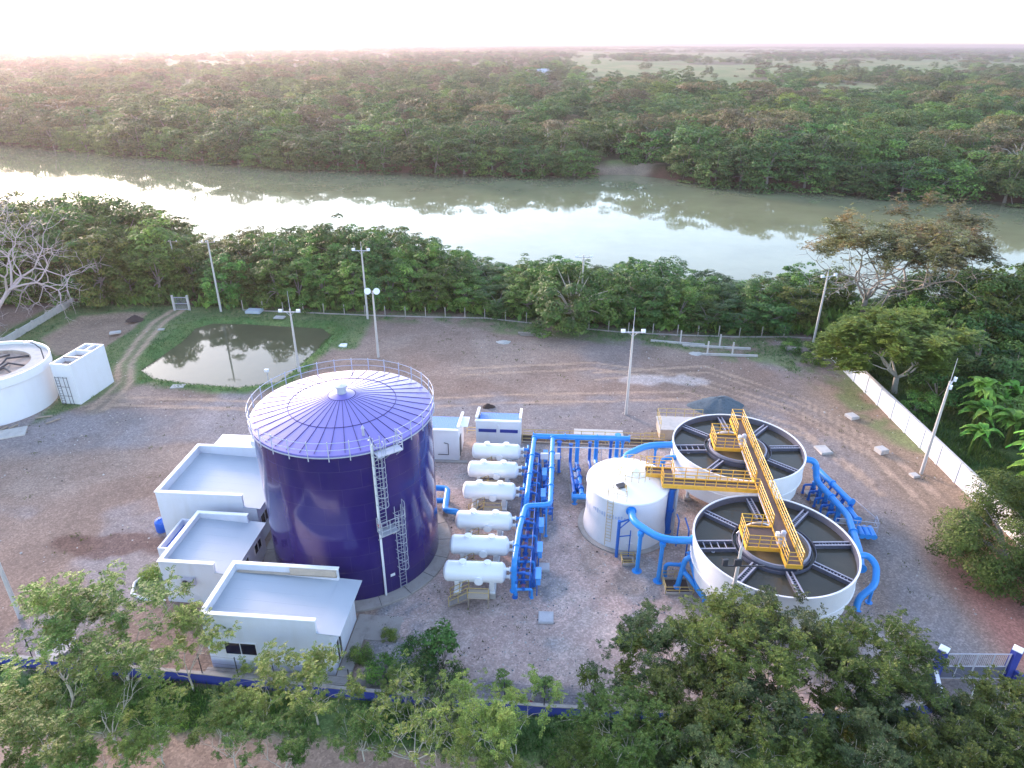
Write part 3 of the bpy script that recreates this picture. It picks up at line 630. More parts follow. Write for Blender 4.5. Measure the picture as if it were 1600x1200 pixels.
# side arm to the white tank (in basin axes)
inv = BR.inverted(); A1 = inv @ Vector((12.75, 45.0, DZ)); yb = 6.25
b = MB(); xa = A1.x; b.bb(xa, X0-0.08, yb-0.45, yb+0.45, DZ-0.066, DZ-0.006)
b.bb(xa-0.9, xa-0.003, yb-0.45, yb+1.9, DZ-0.069, DZ-0.009); b.bb(xa-2.1, xa-0.903, yb+0.95, yb+1.9, DZ-0.066, DZ-0.006); b.build('side_deck', M['grating'], wk)
b = MB(); b.bb(xa, X0-0.08, yb-0.53, yb-0.46, DZ-0.24, DZ+0.12); b.bb(xa, X0-0.08, yb+0.46, yb+0.53, DZ-0.24, DZ+0.12); b.bb(xa-0.93, xa-0.002, yb-0.53, yb-0.46, DZ-0.24, DZ+0.12)
b.bb(xa-2.1, xa, yb+1.91, yb+1.97, DZ-0.24, DZ+0.10); b.bb(xa-2.1, xa-0.97, yb+0.88, yb+0.94, DZ-0.24, DZ+0.10); b.bb(xa-0.97, xa-0.91, yb-0.45, yb+0.94, DZ-0.24, DZ+0.10); b.build('side_frame', M['yellow'], wk)
rl([(X0-0.02, yb-0.5), (xa-0.93, yb-0.5), (xa-0.93, yb+0.9), (xa-2.05, yb+0.9)]); rl([(X0-0.02, yb+0.5), (xa-0.01, yb+0.5), (xa-0.01, yb+1.92), (xa-2.05, yb+1.92)])
for y in (-2.4, 2.2, LL-2.4, LL+2.3):
    for x in (X0+0.02, X1-0.02): MB().bb(x-0.05, x+0.05, y-0.05, y+0.05, 4.1, DZ-0.23).build('bridge_post', M['galv'], wk)
for y in (yb-0.33, yb+0.33): MB().bb(xa+0.23, xa+0.37, y-0.07, y+0.07, 0.0, DZ-0.07).build('bridge_post', M['galv'], wk)
b = MB(); b.tube([(X0-0.12, 1.5, DZ+0.05), (X0-0.12, 5.3, DZ+0.05)], 0.05, 6); b.build('cable_pipe', M['lightgrey'], wk, True)
b = MB(); b.tube([(X0-0.12, LL-5.4, DZ+0.05), (X0-0.12, LL-1.5, DZ+0.05)], 0.05, 6); b.build('cable_pipe', M['lightgrey'], wk, True)
def drive(label, y):
    p = BR @ Vector((0.28, y, DZ)); t = empty('drive_motor', label, 'motor', (p.x, p.y, DZ), CROT, 'grey drive motors on the walkway')
    MB().cyl((0, 0, 0), (0, 0, 0.45), 0.26, 16).box((0, 0, 0.02), (0.62, 0.62, 0.06)).build('gearbox', M['lightgrey'], t, True)
    MB().cyl((0, 0, 0.45), (0, 0, 0.5), 0.2, 16).cyl((0, 0, 0.5), (0, 0, 1.0), 0.17, 16).cyl((0, 0, 1.0), (0, 0, 1.1), 0.19, 16, 0.12).build('motor_body', M['lightgrey'], t, True)
    MB().box((-0.32, 0.1, 0.7), (0.25, 0.3, 0.34)).build('terminal_box', M['white'], t, bevel=0.02)
drive('grey drive motor standing on the yellow walkway over the nearer basin', -0.55); drive('grey drive motor standing on the yellow walkway over the farther basin', LL-0.45)
for y, lab in ((0, 'curved white hose hanging under the yellow platform of the nearer basin'), (LL, 'curved white hose hanging under the yellow platform of the farther basin')):
    b = MB(); b.tube([tuple(BR @ Vector((-2.35+2.1*k/8, y+1.0+0.45*sin(pi*k/8), 4.5+0.9*sin(pi*k/16)))) for k in range(9)], 0.055, 6); o = b.build('white_hose', M['white'], None, True); tag(o, lab, 'hose')

# ------------------------------------------------------------ horizontal pressure vessels and their stairs
VY = [54.5, 51.45, 48.25, 44.2, 41.2, 38.3]
def skx(y): return -0.28+0.073*(y-38.2)          # right ends of the vessels
def make_vessel():
    t = empty('filter_vessel', 'white horizontal filter vessel', 'pressure vessel', (0, 0, 0))
    r = 0.74; hl = 2.28; n = 36
    prof = [(0.0, -hl), (r*0.35, -hl+0.025), (r*0.7, -hl+0.10), (r*0.93, -hl+0.22), (r, -hl+0.38)]
    prof = prof+[(a, -z) for a, z in prof[::-1]]
    b = MB(); b.T = Matrix.Translation((0, 0, 1.98)) @ Matrix.Rotation(pi/2, 4, 'Y'); b.lathe(prof, n=n)
    for x in (-hl+0.38, hl-0.38, 0.62): b.lathe([(r-0.01, x-0.03), (r+0.012, x-0.03), (r+0.012, x+0.03), (r-0.01, x+0.03)], n=n)
    b.build('body', M['vessel'], t, True, angle=35)
    for x in (-0.85, 0.92):
        MB().cyl((x, 0, 1.98+r-0.08), (x, 0, 1.98+r+0.12), 0.20, 20).cyl((x, 0, 1.98+r+0.12), (x, 0, 1.98+r+0.19), 0.27, 20).build('top_manhole', M['vessel'], t, True)
    MB().cyl((0.35, -r+0.12, 1.85), (0.35, -r-0.10, 1.82), 0.26, 20).cyl((0.35, -r-0.10, 1.82), (0.35, -r-0.16, 1.82), 0.31, 20).build('side_manhole', M['vessel'], t, True)
    for x in (-1.25, 1.25):
        b = MB(); b.T = Matrix.Translation((x, 0, 0)); prof = [(-0.62, 1.75), (-0.62, 1.5), (-0.42, 0.55), (0.42, 0.55), (0.62, 1.5), (0.62, 1.75)]
        b.add([(-0.16, y, z) for y, z in prof]+[(0.16, y, z) for y, z in prof], [(5, 4, 3, 2, 1, 0), (6, 7, 8, 9, 10, 11)]+[(i, (i+1)%6, (i+1)%6+6, i+6) for i in range(6)])
        b.box((0, 0, 0.50), (0.5, 1.15, 0.08)); l = b.build('saddle_leg', M['vessel'], t); MB().box((x, 0, 0.23), (0.55, 1.25, 0.46)).build('footing', M['paleconcrete'], l, bevel=0.02)
    for z in (2.3, 1.62):
        MB().cyl((hl-0.1, 0, z), (hl+0.22, 0, z), 0.12, 14).cyl((hl+0.2, 0, z), (hl+0.27, 0, z), 0.2, 14).build('nozzle', M['vessel'], t, True)
    return t
VL = ['behind its row, in front of the white cabin with blue strip', 'second from the back of its row, beside the blue valves', 'third from the back, just behind the wide gap in the row', 'just in front of the wide gap, by the blue elbow',
      'second from the front of its row', 'frontmost of its row, with full stairs showing beside it']
vproto = make_vessel(); VG = 'white horizontal filter vessels'
for i, y in enumerate(VY):
    loc3 = (skx(y)-2.32, y+0.1, 0); lab = 'white horizontal filter vessel ' + ('at the back of the row, in front of the white cabin' if i == 0 else VL[i])
    if i == 0: vproto.location = loc3; vproto.rotation_euler = (0, 0, radians(-3)); vproto['label'] = lab; vproto['group'] = VG
    else: dup(vproto, loc3, radians(-3), lab, VG)
def make_stair():
    t = empty('access_stair', 'small yellow railed stair', 'stairs', (0, 0, 0))
    MB().bb(-0.75, 0.75, -0.42, 0.42, 0.86, 0.95).build('landing', M['beige'], t)
    b = MB()
    for i in range(5): b.bb(-0.76-0.27*(i+1), -0.76-0.27*i, -0.40, 0.40, 0.86-0.17*(i+1)-0.04, 0.86-0.17*(i+1))
    b.build('steps', M['concrete'], t)
    for s in (-0.43, 0.43): MB().tube([(-2.1, s, 0.0), (-0.75, s, 0.85)], 0.05, 4).build('stringer', M['wood'], t)
    for x in (-0.7, 0.7): 
        for s in (-0.38, 0.38): MB().bb(x-0.05, x+0.05, s-0.05, s+0.05, 0, 0.86).build('leg', M['wood'], t)
    for s in (-0.43, 0.43):
        b = MB(); a = Vector((-2.1, s, 0.05)); c = Vector((-0.75, s, 0.95))
        for h in (0.9, 0.5): b.tube([a+Vector((0, 0, h)), c+Vector((0, 0, h)), Vector((0.75 if s < 0 else -0.7, s, 0.95+h))], 0.026, 5)
        for q in (a, (a+c)/2, c)+((Vector((0.72, s, 0.95)),) if s < 0 else ()): b.tube([q, q+Vector((0, 0, 0.9))], 0.028, 5)
        b.build('hand_rail', M['paleyellow'], t, True)
    return t
sproto = make_stair()
SL = ['small yellow railed stair behind the rearmost filter vessel gap, mostly hidden', 'small yellow railed stair between the two filter vessels nearest the back gap', 'small yellow railed stair standing in the wide gap of the vessel row', 'small yellow railed stair just in front of the vessel beside the blue pipe elbow', 'small yellow railed stair between the two frontmost filter vessels', 'small yellow railed stair before the frontmost filter vessel, fully in view']
for i, y in enumerate(VY):
    l3 = (skx(y)-2.0, y-1.05, 0); lab = SL[i]
    if i == 0: sproto.location = l3; sproto['label'] = lab; sproto['group'] = 'yellow railed stairs at the filter vessels'
    else: dup(sproto, l3, radians(-3), lab, 'yellow railed stairs at the filter vessels')

# ------------------------------------------------------------ blue pipework
def along(y, off): return skx(y)+off
for off, z, r, ya, yb_, lab in ((0.62, 0.75, 0.15, 37.5, 55.6, 'long low blue header pipe running beside the nozzles of the white vessels'), (1.12, 1.05, 0.15, 38.6, 55.9, 'long blue header pipe carrying the valve wheels, second from the white vessels'), (1.85, 0.5, 0.16, 39.0, 54.0, 'long blue drain header under the light blue valve boxes')):
    t = empty('header_pipe', lab, 'pipe', (along(ya, off), ya, 0), 0, 'blue header pipes beside the white vessels')
    MB().pipe([(along(ya, off), ya, z-0.35), (along(ya, off), ya, z), (along(yb_, off), yb_, z), (along(yb_, off), yb_, 0.1)], r, 0.2, 12, 1).build('pipe', M['blue_deep'], t, True, world=True)
    b = MB()
    for y in np.arange(ya+1.2, yb_-0.5, 2.9): b.bb(along(y, off)-0.06, along(y, off)+0.06, y-0.06, y+0.06, 0, z-r); b.bb(along(y, off)-0.2, along(y, off)+0.2, y-0.12, y+0.12, 0, 0.05)
    b.build('support', M['blue_deep'], t, world=True)
ML = ['at the rearmost white vessel', 'at the white vessel second from the back', 'at the white vessel behind the wide gap', 'at the white vessel in front of the wide gap', 'at the white vessel second from the front', 'at the frontmost white vessel']
for i, y in enumerate(VY):
    x = skx(y)+0.2; y1 = y-0.05
    t = empty('valve_manifold', 'blue branch pipes and red valves '+ML[i], 'valve manifold', (x, y1, 0), 0, 'blue valve manifolds at the vessel ends')
    for j, (z, dy) in enumerate(((2.3, 0.0), (1.62, -0.0))):
        b = MB(); b.pipe([(0, 0, z), (0.42, 0, z), (0.42, -0.9 if j else 0.75, z), (0.42, -0.9 if j else 0.75, 0.8)], 0.105, 0.2, 10, 1)
        b.pipe([(0.42, -0.9 if j else 0.75, 1.3), (1.0, -0.9 if j else 0.75, 1.3), (1.55, -0.9 if j else 0.75, 1.3), (1.55, -0.9 if j else 0.75, 0.5)], 0.10, 0.15, 10, 1); b.build('branch_pipe', M['blue'], t, True)
    b = MB()
    b.pipe([(0.42, -0.9, 1.9), (0.42, 0.75, 1.9)], 0.09, 0.1, 10, 1); b.pipe([(0.95, 0.1, 2.0), (0.95, 0.1, 0.9)], 0.10, 0.1, 10, 1); b.pipe([(0.42, 0.1, 1.9), (0.95, 0.1, 1.95), (1.5, 0.1, 1.7), (1.5, 0.1, 0.6)], 0.085, 0.1, 10, 1); b.build('link_pipe', M['blue_deep'], t, True)
    for q in ((0.42, -0.5, 2.05), (0.42, 0.35, 2.05), (0.95, -0.9, 1.46), (0.95, 0.75, 1.46)):
        v = MB().cyl(q, (q[0], q[1], q[2]+0.2), 0.04, 8).cyl((q[0], q[1], q[2]-0.2), (q[0], q[1], q[2]+0.06), 0.13, 12).build('valve', M['blue_deep'], t, True)
        MB().ring((q[0], q[1], q[2]+0.2), 0.13, 0.022, 16, 5).tube([(q[0]-0.13, q[1], q[2]+0.2), (q[0]+0.13, q[1], q[2]+0.2)], 0.016, 4).tube([(q[0], q[1]-0.13, q[2]+0.2), (q[0], q[1]+0.13, q[2]+0.2)], 0.016, 4).build('hand_wheel', M['rust'], v, True)
    # control box
    xb = along(y, 2.25)
    t = empty('control_box', 'light blue control box '+ML[i], 'control box', (xb, y+0.3, 0), radians(-3), 'light blue control boxes')
    MB().box((0.0, 0, 1.35), (0.34, 1.15, 0.62)).build('cabinet', M['blue_light'], t, bevel=0.03)
    MB().box((0.0, 0, 1.68), (0.42, 1.22, 0.04)).build('cover', M['blue_light'], t)
    b = MB()
    for s in (-0.5, 0.5): b.bb(-0.12, -0.04, s-0.04, s+0.04, 0, 1.04)
    b.bb(-0.12, -0.04, -0.5, 0.5, 0.5, 0.56); b.build('stand', M['blue_deep'], t)

def pipe_thing(name, label, runs, r, mat_, supports=(), flange=1, cat='pipe', group=None, bend=None):
    p0 = runs[0][0]; t = empty(name, label, cat, (p0[0], p0[1], 0), 0, group)
    for pts in runs:
        b = MB(); b.pipe(pts, r, bend or r*2.2, 14, flange); b.build('pipe', mat_, t, True, world=True)
    for s in supports:
        x, y, z = s[:3]; k = s[3] if len(s) > 3 else 0.11
        MB().cyl((x, y, 0.0), (x, y, z-r*0.6), k, 10).cyl((x, y, 0), (x, y, 0.06), k*2.4, 10).cyl((x, y, z-r-0.22), (x, y, z-r+0.08), k*1.5, 10, r*0.9).build('support_post', mat_, t, True, world=True)
    return t
pipe_thing('overhead_pipe', 'thick overhead blue header pipe crossing behind the white round tank', [[(1.95, 54.85, 3.5), (10.8, 54.45, 3.5)]], 0.25, M['blue'], [(6.0, 54.65, 3.5), (10.2, 54.5, 3.5)], group='overhead blue pipes')
pipe_thing('overhead_pipe', 'straight overhead blue pipe above the valve manifolds of the rear vessels', [[(2.1, 54.55, 3.5), (2.05, 54.3, 3.5), (1.25, 45.6, 3.5), (1.2, 45.3, 1.2)]], 0.2, M['blue'], [(1.65, 50.0, 3.5, 0.08)], group='overhead blue pipes')
pipe_thing('overhead_pipe', 'zigzag overhead blue pipe stepping sideways and down to the front vessels', [[(3.75, 54.5, 3.5), (3.05, 44.35, 3.5), (1.12, 44.2, 3.5), (0.55, 41.0, 3.5), (0.22, 37.6, 3.5), (0.20, 37.5, 1.0)]], 0.2, M['blue'], [(2.8, 44.85, 3.4, 0.07), (3.4, 49.5, 3.5, 0.07)], group='overhead blue pipes')
t = pipe_thing('blue_pipe_rack', 'dark blue ladder like pipe rack under the zigzag overhead pipe', [[(2.75, 46.5, 1.1), (3.3, 54.2, 1.1)], [(3.2, 46.4, 1.1), (3.75, 54.2, 1.1)]], 0.12, M['blue_deep'], cat='pipe rack')
for k in range(7):
    y = 46.9+k*1.1; x = 2.98+0.072*(y-46.5); MB().bb(x-0.5, x+0.5, y-0.05, y+0.05, 1.22, 1.32).bb(x-0.45, x-0.37, y-0.04, y+0.04, 0, 1.22).bb(x+0.37, x+0.45, y-0.04, y+0.04, 0, 1.22).build('rack_frame', M['blue_deep'], t, world=True)
t = empty('blue_pipe_rack', 'dark blue pipe rack along the valve manifolds of the white vessels', 'pipe rack', (0.9, 46, 0))
for k in range(15):
    y = 38.0+k*1.17; x = along(y, 1.05); MB().bb(x-0.62, x+0.62, y-0.045, y+0.045, 1.55, 1.64).bb(x-0.60, x-0.53, y-0.04, y+0.04, 0, 1.549).bb(x+0.53, x+0.60, y-0.04, y+0.04, 0, 1.549).build('rack_frame', M['blue_deep'], t, world=True)
for o_ in (0.48, 1.62): MB().tube([(along(37.8, o_), 37.8, 1.7), (along(54.6, o_), 54.6, 1.7)], 0.05, 6).build('rack_rail', M['blue_deep'], t, True, world=True)
# pump sets under the big header
def pump_set(x, y, label, n):
    t = empty('pump_set', label, 'pump', (x, y, 0), 0, 'blue pump sets under the overhead header')
    MB().bb(-0.9, 0.5, -2.6, 0.1, 0, 0.18).build('plinth', M['concrete'], t, bevel=0.02)
    MB().pipe([(0, 3.0, 3.3), (0, 3.0, 0.75), (0, -2.4, 0.75), (0, -2.5, 0.75)], 0.20, 0.35, 12, 1).build('discharge_pipe', M['blue'], t, True)
    MB().pipe([(-0.65, 2.6, 2.9), (-0.65, 2.6, 0.9), (-0.65, -2.3, 0.9)], 0.14, 0.3, 12, 1).build('suction_pipe', M['blue_deep'], t, True)
    MB().cyl((-0.33, -0.3, 0.75), (-0.33, -1.0, 0.75), 0.26, 16).cyl((-0.33, -1.0, 0.75), (-0.33, -1.35, 0.75), 0.12, 12).box((-0.33, -0.7, 0.35), (0.4, 0.8, 0.34)).build('pump_body', M['blue_deep'], t, True)
    MB().cyl((-0.33, 0.1, 0.75), (-0.33, 0.9, 0.75), 0.22, 16).box((-0.33, 0.5, 0.35), (0.35, 0.6, 0.34)).build('motor', M['lightgrey'], t, True)
    for q in (-1.5, 0.3, 1.5): v = MB().cyl((0, q-0.1, 0.75), (0, q+0.1, 0.75), 0.30, 14).cyl((0, q, 0.9), (0, q, 1.3), 0.04, 6).build('valve', M['blue_deep'], t, True); MB().ring((0, q, 1.3), 0.14, 0.02, 14, 5).build('hand_wheel', M['rust'], v, True)
pump_set(6.1, 51.9, 'blue pump set left of the others under the overhead header', 0); pump_set(7.9, 52.2, 'blue pump set between its two neighbours behind the white round tank', 1); pump_set(9.9, 52.6, 'blue pump set right of the others, where the overhead header ends', 2)
pipe_thing('feed_pipe', 'short blue tee pipe at ground level left of the white round tank', [[(5.2, 49.3, 0.75), (7.4, 49.25, 0.75)]], 0.24, M['blue'], [(5.5, 49.3, 0.75), (6.9, 49.3, 0.75)])
pipe_thing('vertical_pipe', 'upright blue pipe standing alone left of the pump sets', [[(4.35, 54.1, 3.4), (4.35, 54.1, 0.1)]], 0.17, M['blue_deep'], group=None)
t = empty('conduit', 'thin white conduit strung above the pump sets under the blue header', 'conduit', (3.6, 53.9, 0)); MB().tube([(3.6, 53.95, 2.9), (12.6, 53.6, 2.9)], 0.045, 6).build('tube', M['white'], t, True, world=True)
for x in (3.7, 8.2, 12.5): MB().bb(x-0.03, x+0.03, 53.72, 53.78, 0, 2.88).build('post', M['lightgrey'], t, world=True)
t = empty('junction_box', 'pair of small white junction boxes beside the overhead blue header', 'junction box', (3.5, 53.5, 0)); MB().bb(-0.85, -0.15, -0.12, 0.12, 1.9, 2.5).bb(0.45, 0.9, -0.12, 0.12, 1.9, 2.5).build('box', M['white'], t, bevel=0.02); MB().bb(-0.8, -0.74, 0, 0.06, 0, 1.9).bb(-0.25, -0.19, 0, 0.06, 0, 1.9).bb(0.65, 0.71, 0, 0.06, 0, 1.9).build('stand', M['lightgrey'], t)
# tank to basin pipes
pipe_thing('transfer_pipe', 'thick blue pipe curving from the back of the white round tank to the farther basin', [[(9.6, 49.2, 3.9), (9.7, 50.4, 4.2), (11.9, 52.2, 4.2), (14.25, 52.3, 4.2)]], 0.29, M['blue'], [(12.75, 52.3, 4.2)], bend=1.2)
pipe_thing('transfer_pipe', 'thick blue pipe curving from the front of the white round tank to the nearer basin', [[(9.15, 43.02, 3.95), (9.1, 41.7, 3.95), (10.8, 39.65, 3.9), (13.05, 39.6, 3.9)]], 0.28, M['blue'], [(9.55, 40.75, 3.9, 0.16), (10.95, 39.65, 3.9, 0.16)], bend=1.1)
t = empty('pipe_bracket', 'blue steel bracket post in front of the white round tank', 'pipe support', (8.2, 42.35, 0)); MB().cyl((0, 0, 0), (0, 0, 3.5), 0.13, 10).build('post', M['blue_deep'], t, True); MB().tube([(0, 0, 3.35), (0.9, 0.2, 3.55)], 0.07, 6).tube([(0, 0, 2.7), (0.8, 0.15, 3.45)], 0.05, 6).tube([(0, 0, 2.0), (1.0, 0.1, 2.05)], 0.05, 6).tube([(0.95, 0.1, 0.0), (0.95, 0.1, 2.5)], 0.05, 6).build('arm', M['blue_deep'], t, True)
pipe_thing('riser_pipe', 'thick upright blue riser between the white round tank and the nearer basin', [[(12.72, 45.35, 4.5), (12.7, 45.4, 0.1)]], 0.27, M['blue_deep'])
t = empty('drain_pipes', 'pair of thin dark blue drain pipes beside the thick blue riser', 'pipe', (13.1, 43.6, 0)); MB().pipe([(0, 0, 0.1), (0, 0, 2.6), (0, 0.8, 2.6)], 0.06, 0.2, 8, 0).pipe([(0.5, -1.2, 0.1), (0.5, -1.2, 2.6), (0.5, 0.2, 2.7)], 0.06, 0.2, 8, 0).build('pipe', M['blue_deep'], t, True)
pipe_thing('elbow_pipe', 'blue elbow pipe with a white flange left of the farther basin', [[(14.3, 50.7, 3.9), (13.1, 50.6, 3.9), (13.1, 50.9, 1.2)], [(13.7, 50.5, 2.2), (13.7, 50.9, 0.3)]], 0.22, M['blue'])
pipe_thing('elbow_pipe', 'blue elbow pipe dropping from the left side of the nearer basin', [[(13.3, 39.1, 2.8), (12.55, 39.0, 2.8), (12.2, 38.9, 0.1)], [(12.5, 39.0, 1.6), (12.9, 38.4, 1.4), (13.9, 37.4, 0.3)]], 0.19, M['blue'])
pipe_thing('elbow_pipe', 'small blue hoop pipe over the yellow pit railing by the nearer basin', [[(11.5, 40.1, 0.1), (11.5, 40.1, 1.3), (12.6, 40.0, 1.3)]], 0.15, M['blue'])
pipe_thing('sludge_pipe', 'blue sludge pipe slanting down under the front of the nearer basin', [[(12.9, 39.6, 2.9), (13.4, 37.6, 1.0), (14.6, 36.3, 0.5), (16.4, 36.4, 0.5)]], 0.17, M['blue'])
def pit(name, label, x0, x1, y0, y1, h=0.7):
    t = empty(name, label, 'pit', ((x0+x1)/2, (y0+y1)/2, 0)); X, Y = (x1-x0)/2, (y1-y0)/2
    MB().bb(-X, X, -Y, -Y+0.15, 0, 0.2).bb(-X, X, Y-0.15, Y, 0, 0.2).bb(-X, -X+0.15, -Y+0.15, Y-0.15, 0, 0.2).bb(X-0.15, X, -Y+0.15, Y-0.15, 0, 0.2).build('curb', M['concrete'], t)
    MB().bb(-X+0.15, X-0.15, -Y+0.15, Y-0.15, 0.02, 0.06).build('pit_floor', M['grating'], t)
    b = MB(); b.rail([(-X, -Y, 0.2), (X, -Y, 0.2), (X, Y, 0.2), (-X, Y, 0.2)], h, 0.03, 0.8, (0.5,), closed=True); b.build('pit_rail', M['paleyellow'], t, True)
pit('valve_pit', 'small brown valve pit with yellow rails at the foot of the white round tank', 8.5, 9.5, 41.3, 42.2, 0.4)
pit('valve_pit', 'larger brown valve pit with yellow rails beside the nearer basin', 11.2, 13.2, 38.2, 39.9, 0.6)

# pumps right of the basins
t = pipe_thing('return_pipe', 'long blue return pipe on the right side linking both open basins', [[(25.15, 50.9, 3.7), (26.3, 50.6, 3.7), (26.5, 50.2, 1.9), (27.3, 45.6, 1.7), (26.3, 41.3, 1.7), (25.5, 39.2, 1.7)]], 0.27, M['blue'], [(26.6, 49.2, 1.8), (27.1, 46.8, 1.7), (26.4, 41.9, 1.7)])
t = pipe_thing('return_pipe', 'blue loop of pipe hooked round the right side of the nearer basin', [[(23.95, 39.2, 2.9), (25.8, 39.3, 2.9), (26.1, 38.5, 2.6), (25.6, 37.3, 1.9), (24.5, 37.0, 1.0), (24.3, 36.6, 0.2)]], 0.24, M['blue'], [(25.7, 37.6, 1.9)])
t = pipe_thing('manifold_pipe', 'second blue manifold pipe parallel to the return pipe on the right', [[(27.3, 52.4, 1.9), (28.15, 47.2, 1.9), (28.2, 47.0, 1.9)], [(28.05, 46.9, 1.3), (28.1, 45.4, 1.3)]], 0.25, M['blue'], [(27.5, 51.2, 1.9), (28.0, 48.2, 1.9)])
for i in range(5):
    y = 50.9-1.0*i; x = 26.75+0.12*i
    t = empty('booster_pump', ['rearmost blue booster pump', 'blue booster pump second from the rear', 'middle blue booster pump', 'blue booster pump second from the front', 'frontmost blue booster pump'][i]+' between the two blue pipes at right', 'pump', (x, y, 0), 0, 'blue booster pumps between the manifold pipes')
    MB().box((0.1, 0, 0.1), (1.5, 0.6, 0.2)).build('base', M['concrete'], t)
    MB().cyl((0, 0, 0.2), (0, 0, 0.75), 0.24, 14).build('pump_body', M['blue_deep'], t, True)
    MB().cyl((0, 0, 0.75), (0, 0, 1.3), 0.19, 14).cyl((0, 0, 1.3), (0, 0, 1.38), 0.21, 14, 0.14).build('motor', M['blue'], t, True)
    MB().pipe([(-0.85, 0, 0.1), (-0.85, 0, 1.0), (0, 0, 1.0)], 0.1, 0.2, 10, 1).pipe([(0.1, 0, 1.1), (0.85, 0, 1.2), (0.95, 0, 1.8)], 0.1, 0.2, 10, 1).build('branch_pipe', M['blue_deep'], t, True)
    v = MB().cyl((0.5, -0.12, 1.15), (0.5, 0.12, 1.15), 0.16, 10).cyl((0.5, 0, 1.2), (0.5, 0, 1.7), 0.03, 6).build('valve', M['blue'], t, True)
    MB().ring((0.5, 0, 1.7), 0.15, 0.02, 14, 5).build('hand_wheel', M['lightgrey'], v, True)
t = empty('blue_tank_skid', 'blue cylinders inside a white pipe frame at the front of the right pumps', 'pump skid', (28.0, 44.6, 0), radians(-8))
for x in (0.1, 0.55, 1.0): MB().cyl((x, -0.5, 0.75), (x, 0.75, 0.75), 0.24, 14).build('cylinder', M['blue'], t, True)
b = MB(); b.rail([(-1.9, 0.2, 0.9), (1.3, 0.0, 0.9), (1.4, 1.0, 0.9)], 0.9, 0.035, 1.6); b.build('pipe_frame', M['lightgrey'], t, True)
t = empty('metal_frame', 'empty grey metal frame lying on the ground right of the blue pumps', 'frame', (29.5, 47.3, 0), radians(8)); MB().tube([(-0.6, -0.9, 0.5), (0.9, -0.9, 0.5), (0.6, 2.2, 0.5), (-0.6, 2.2, 0.5)], 0.04, 6, closed=True).build('top_frame', M['lightgrey'], t, True)
for q in ((-0.6, -0.9), (0.9, -0.9), (0.6, 2.2), (-0.6, 2.2)): MB().cyl((*q, 0), (*q, 0.5), 0.04, 6).build('leg', M['lightgrey'], t, True)

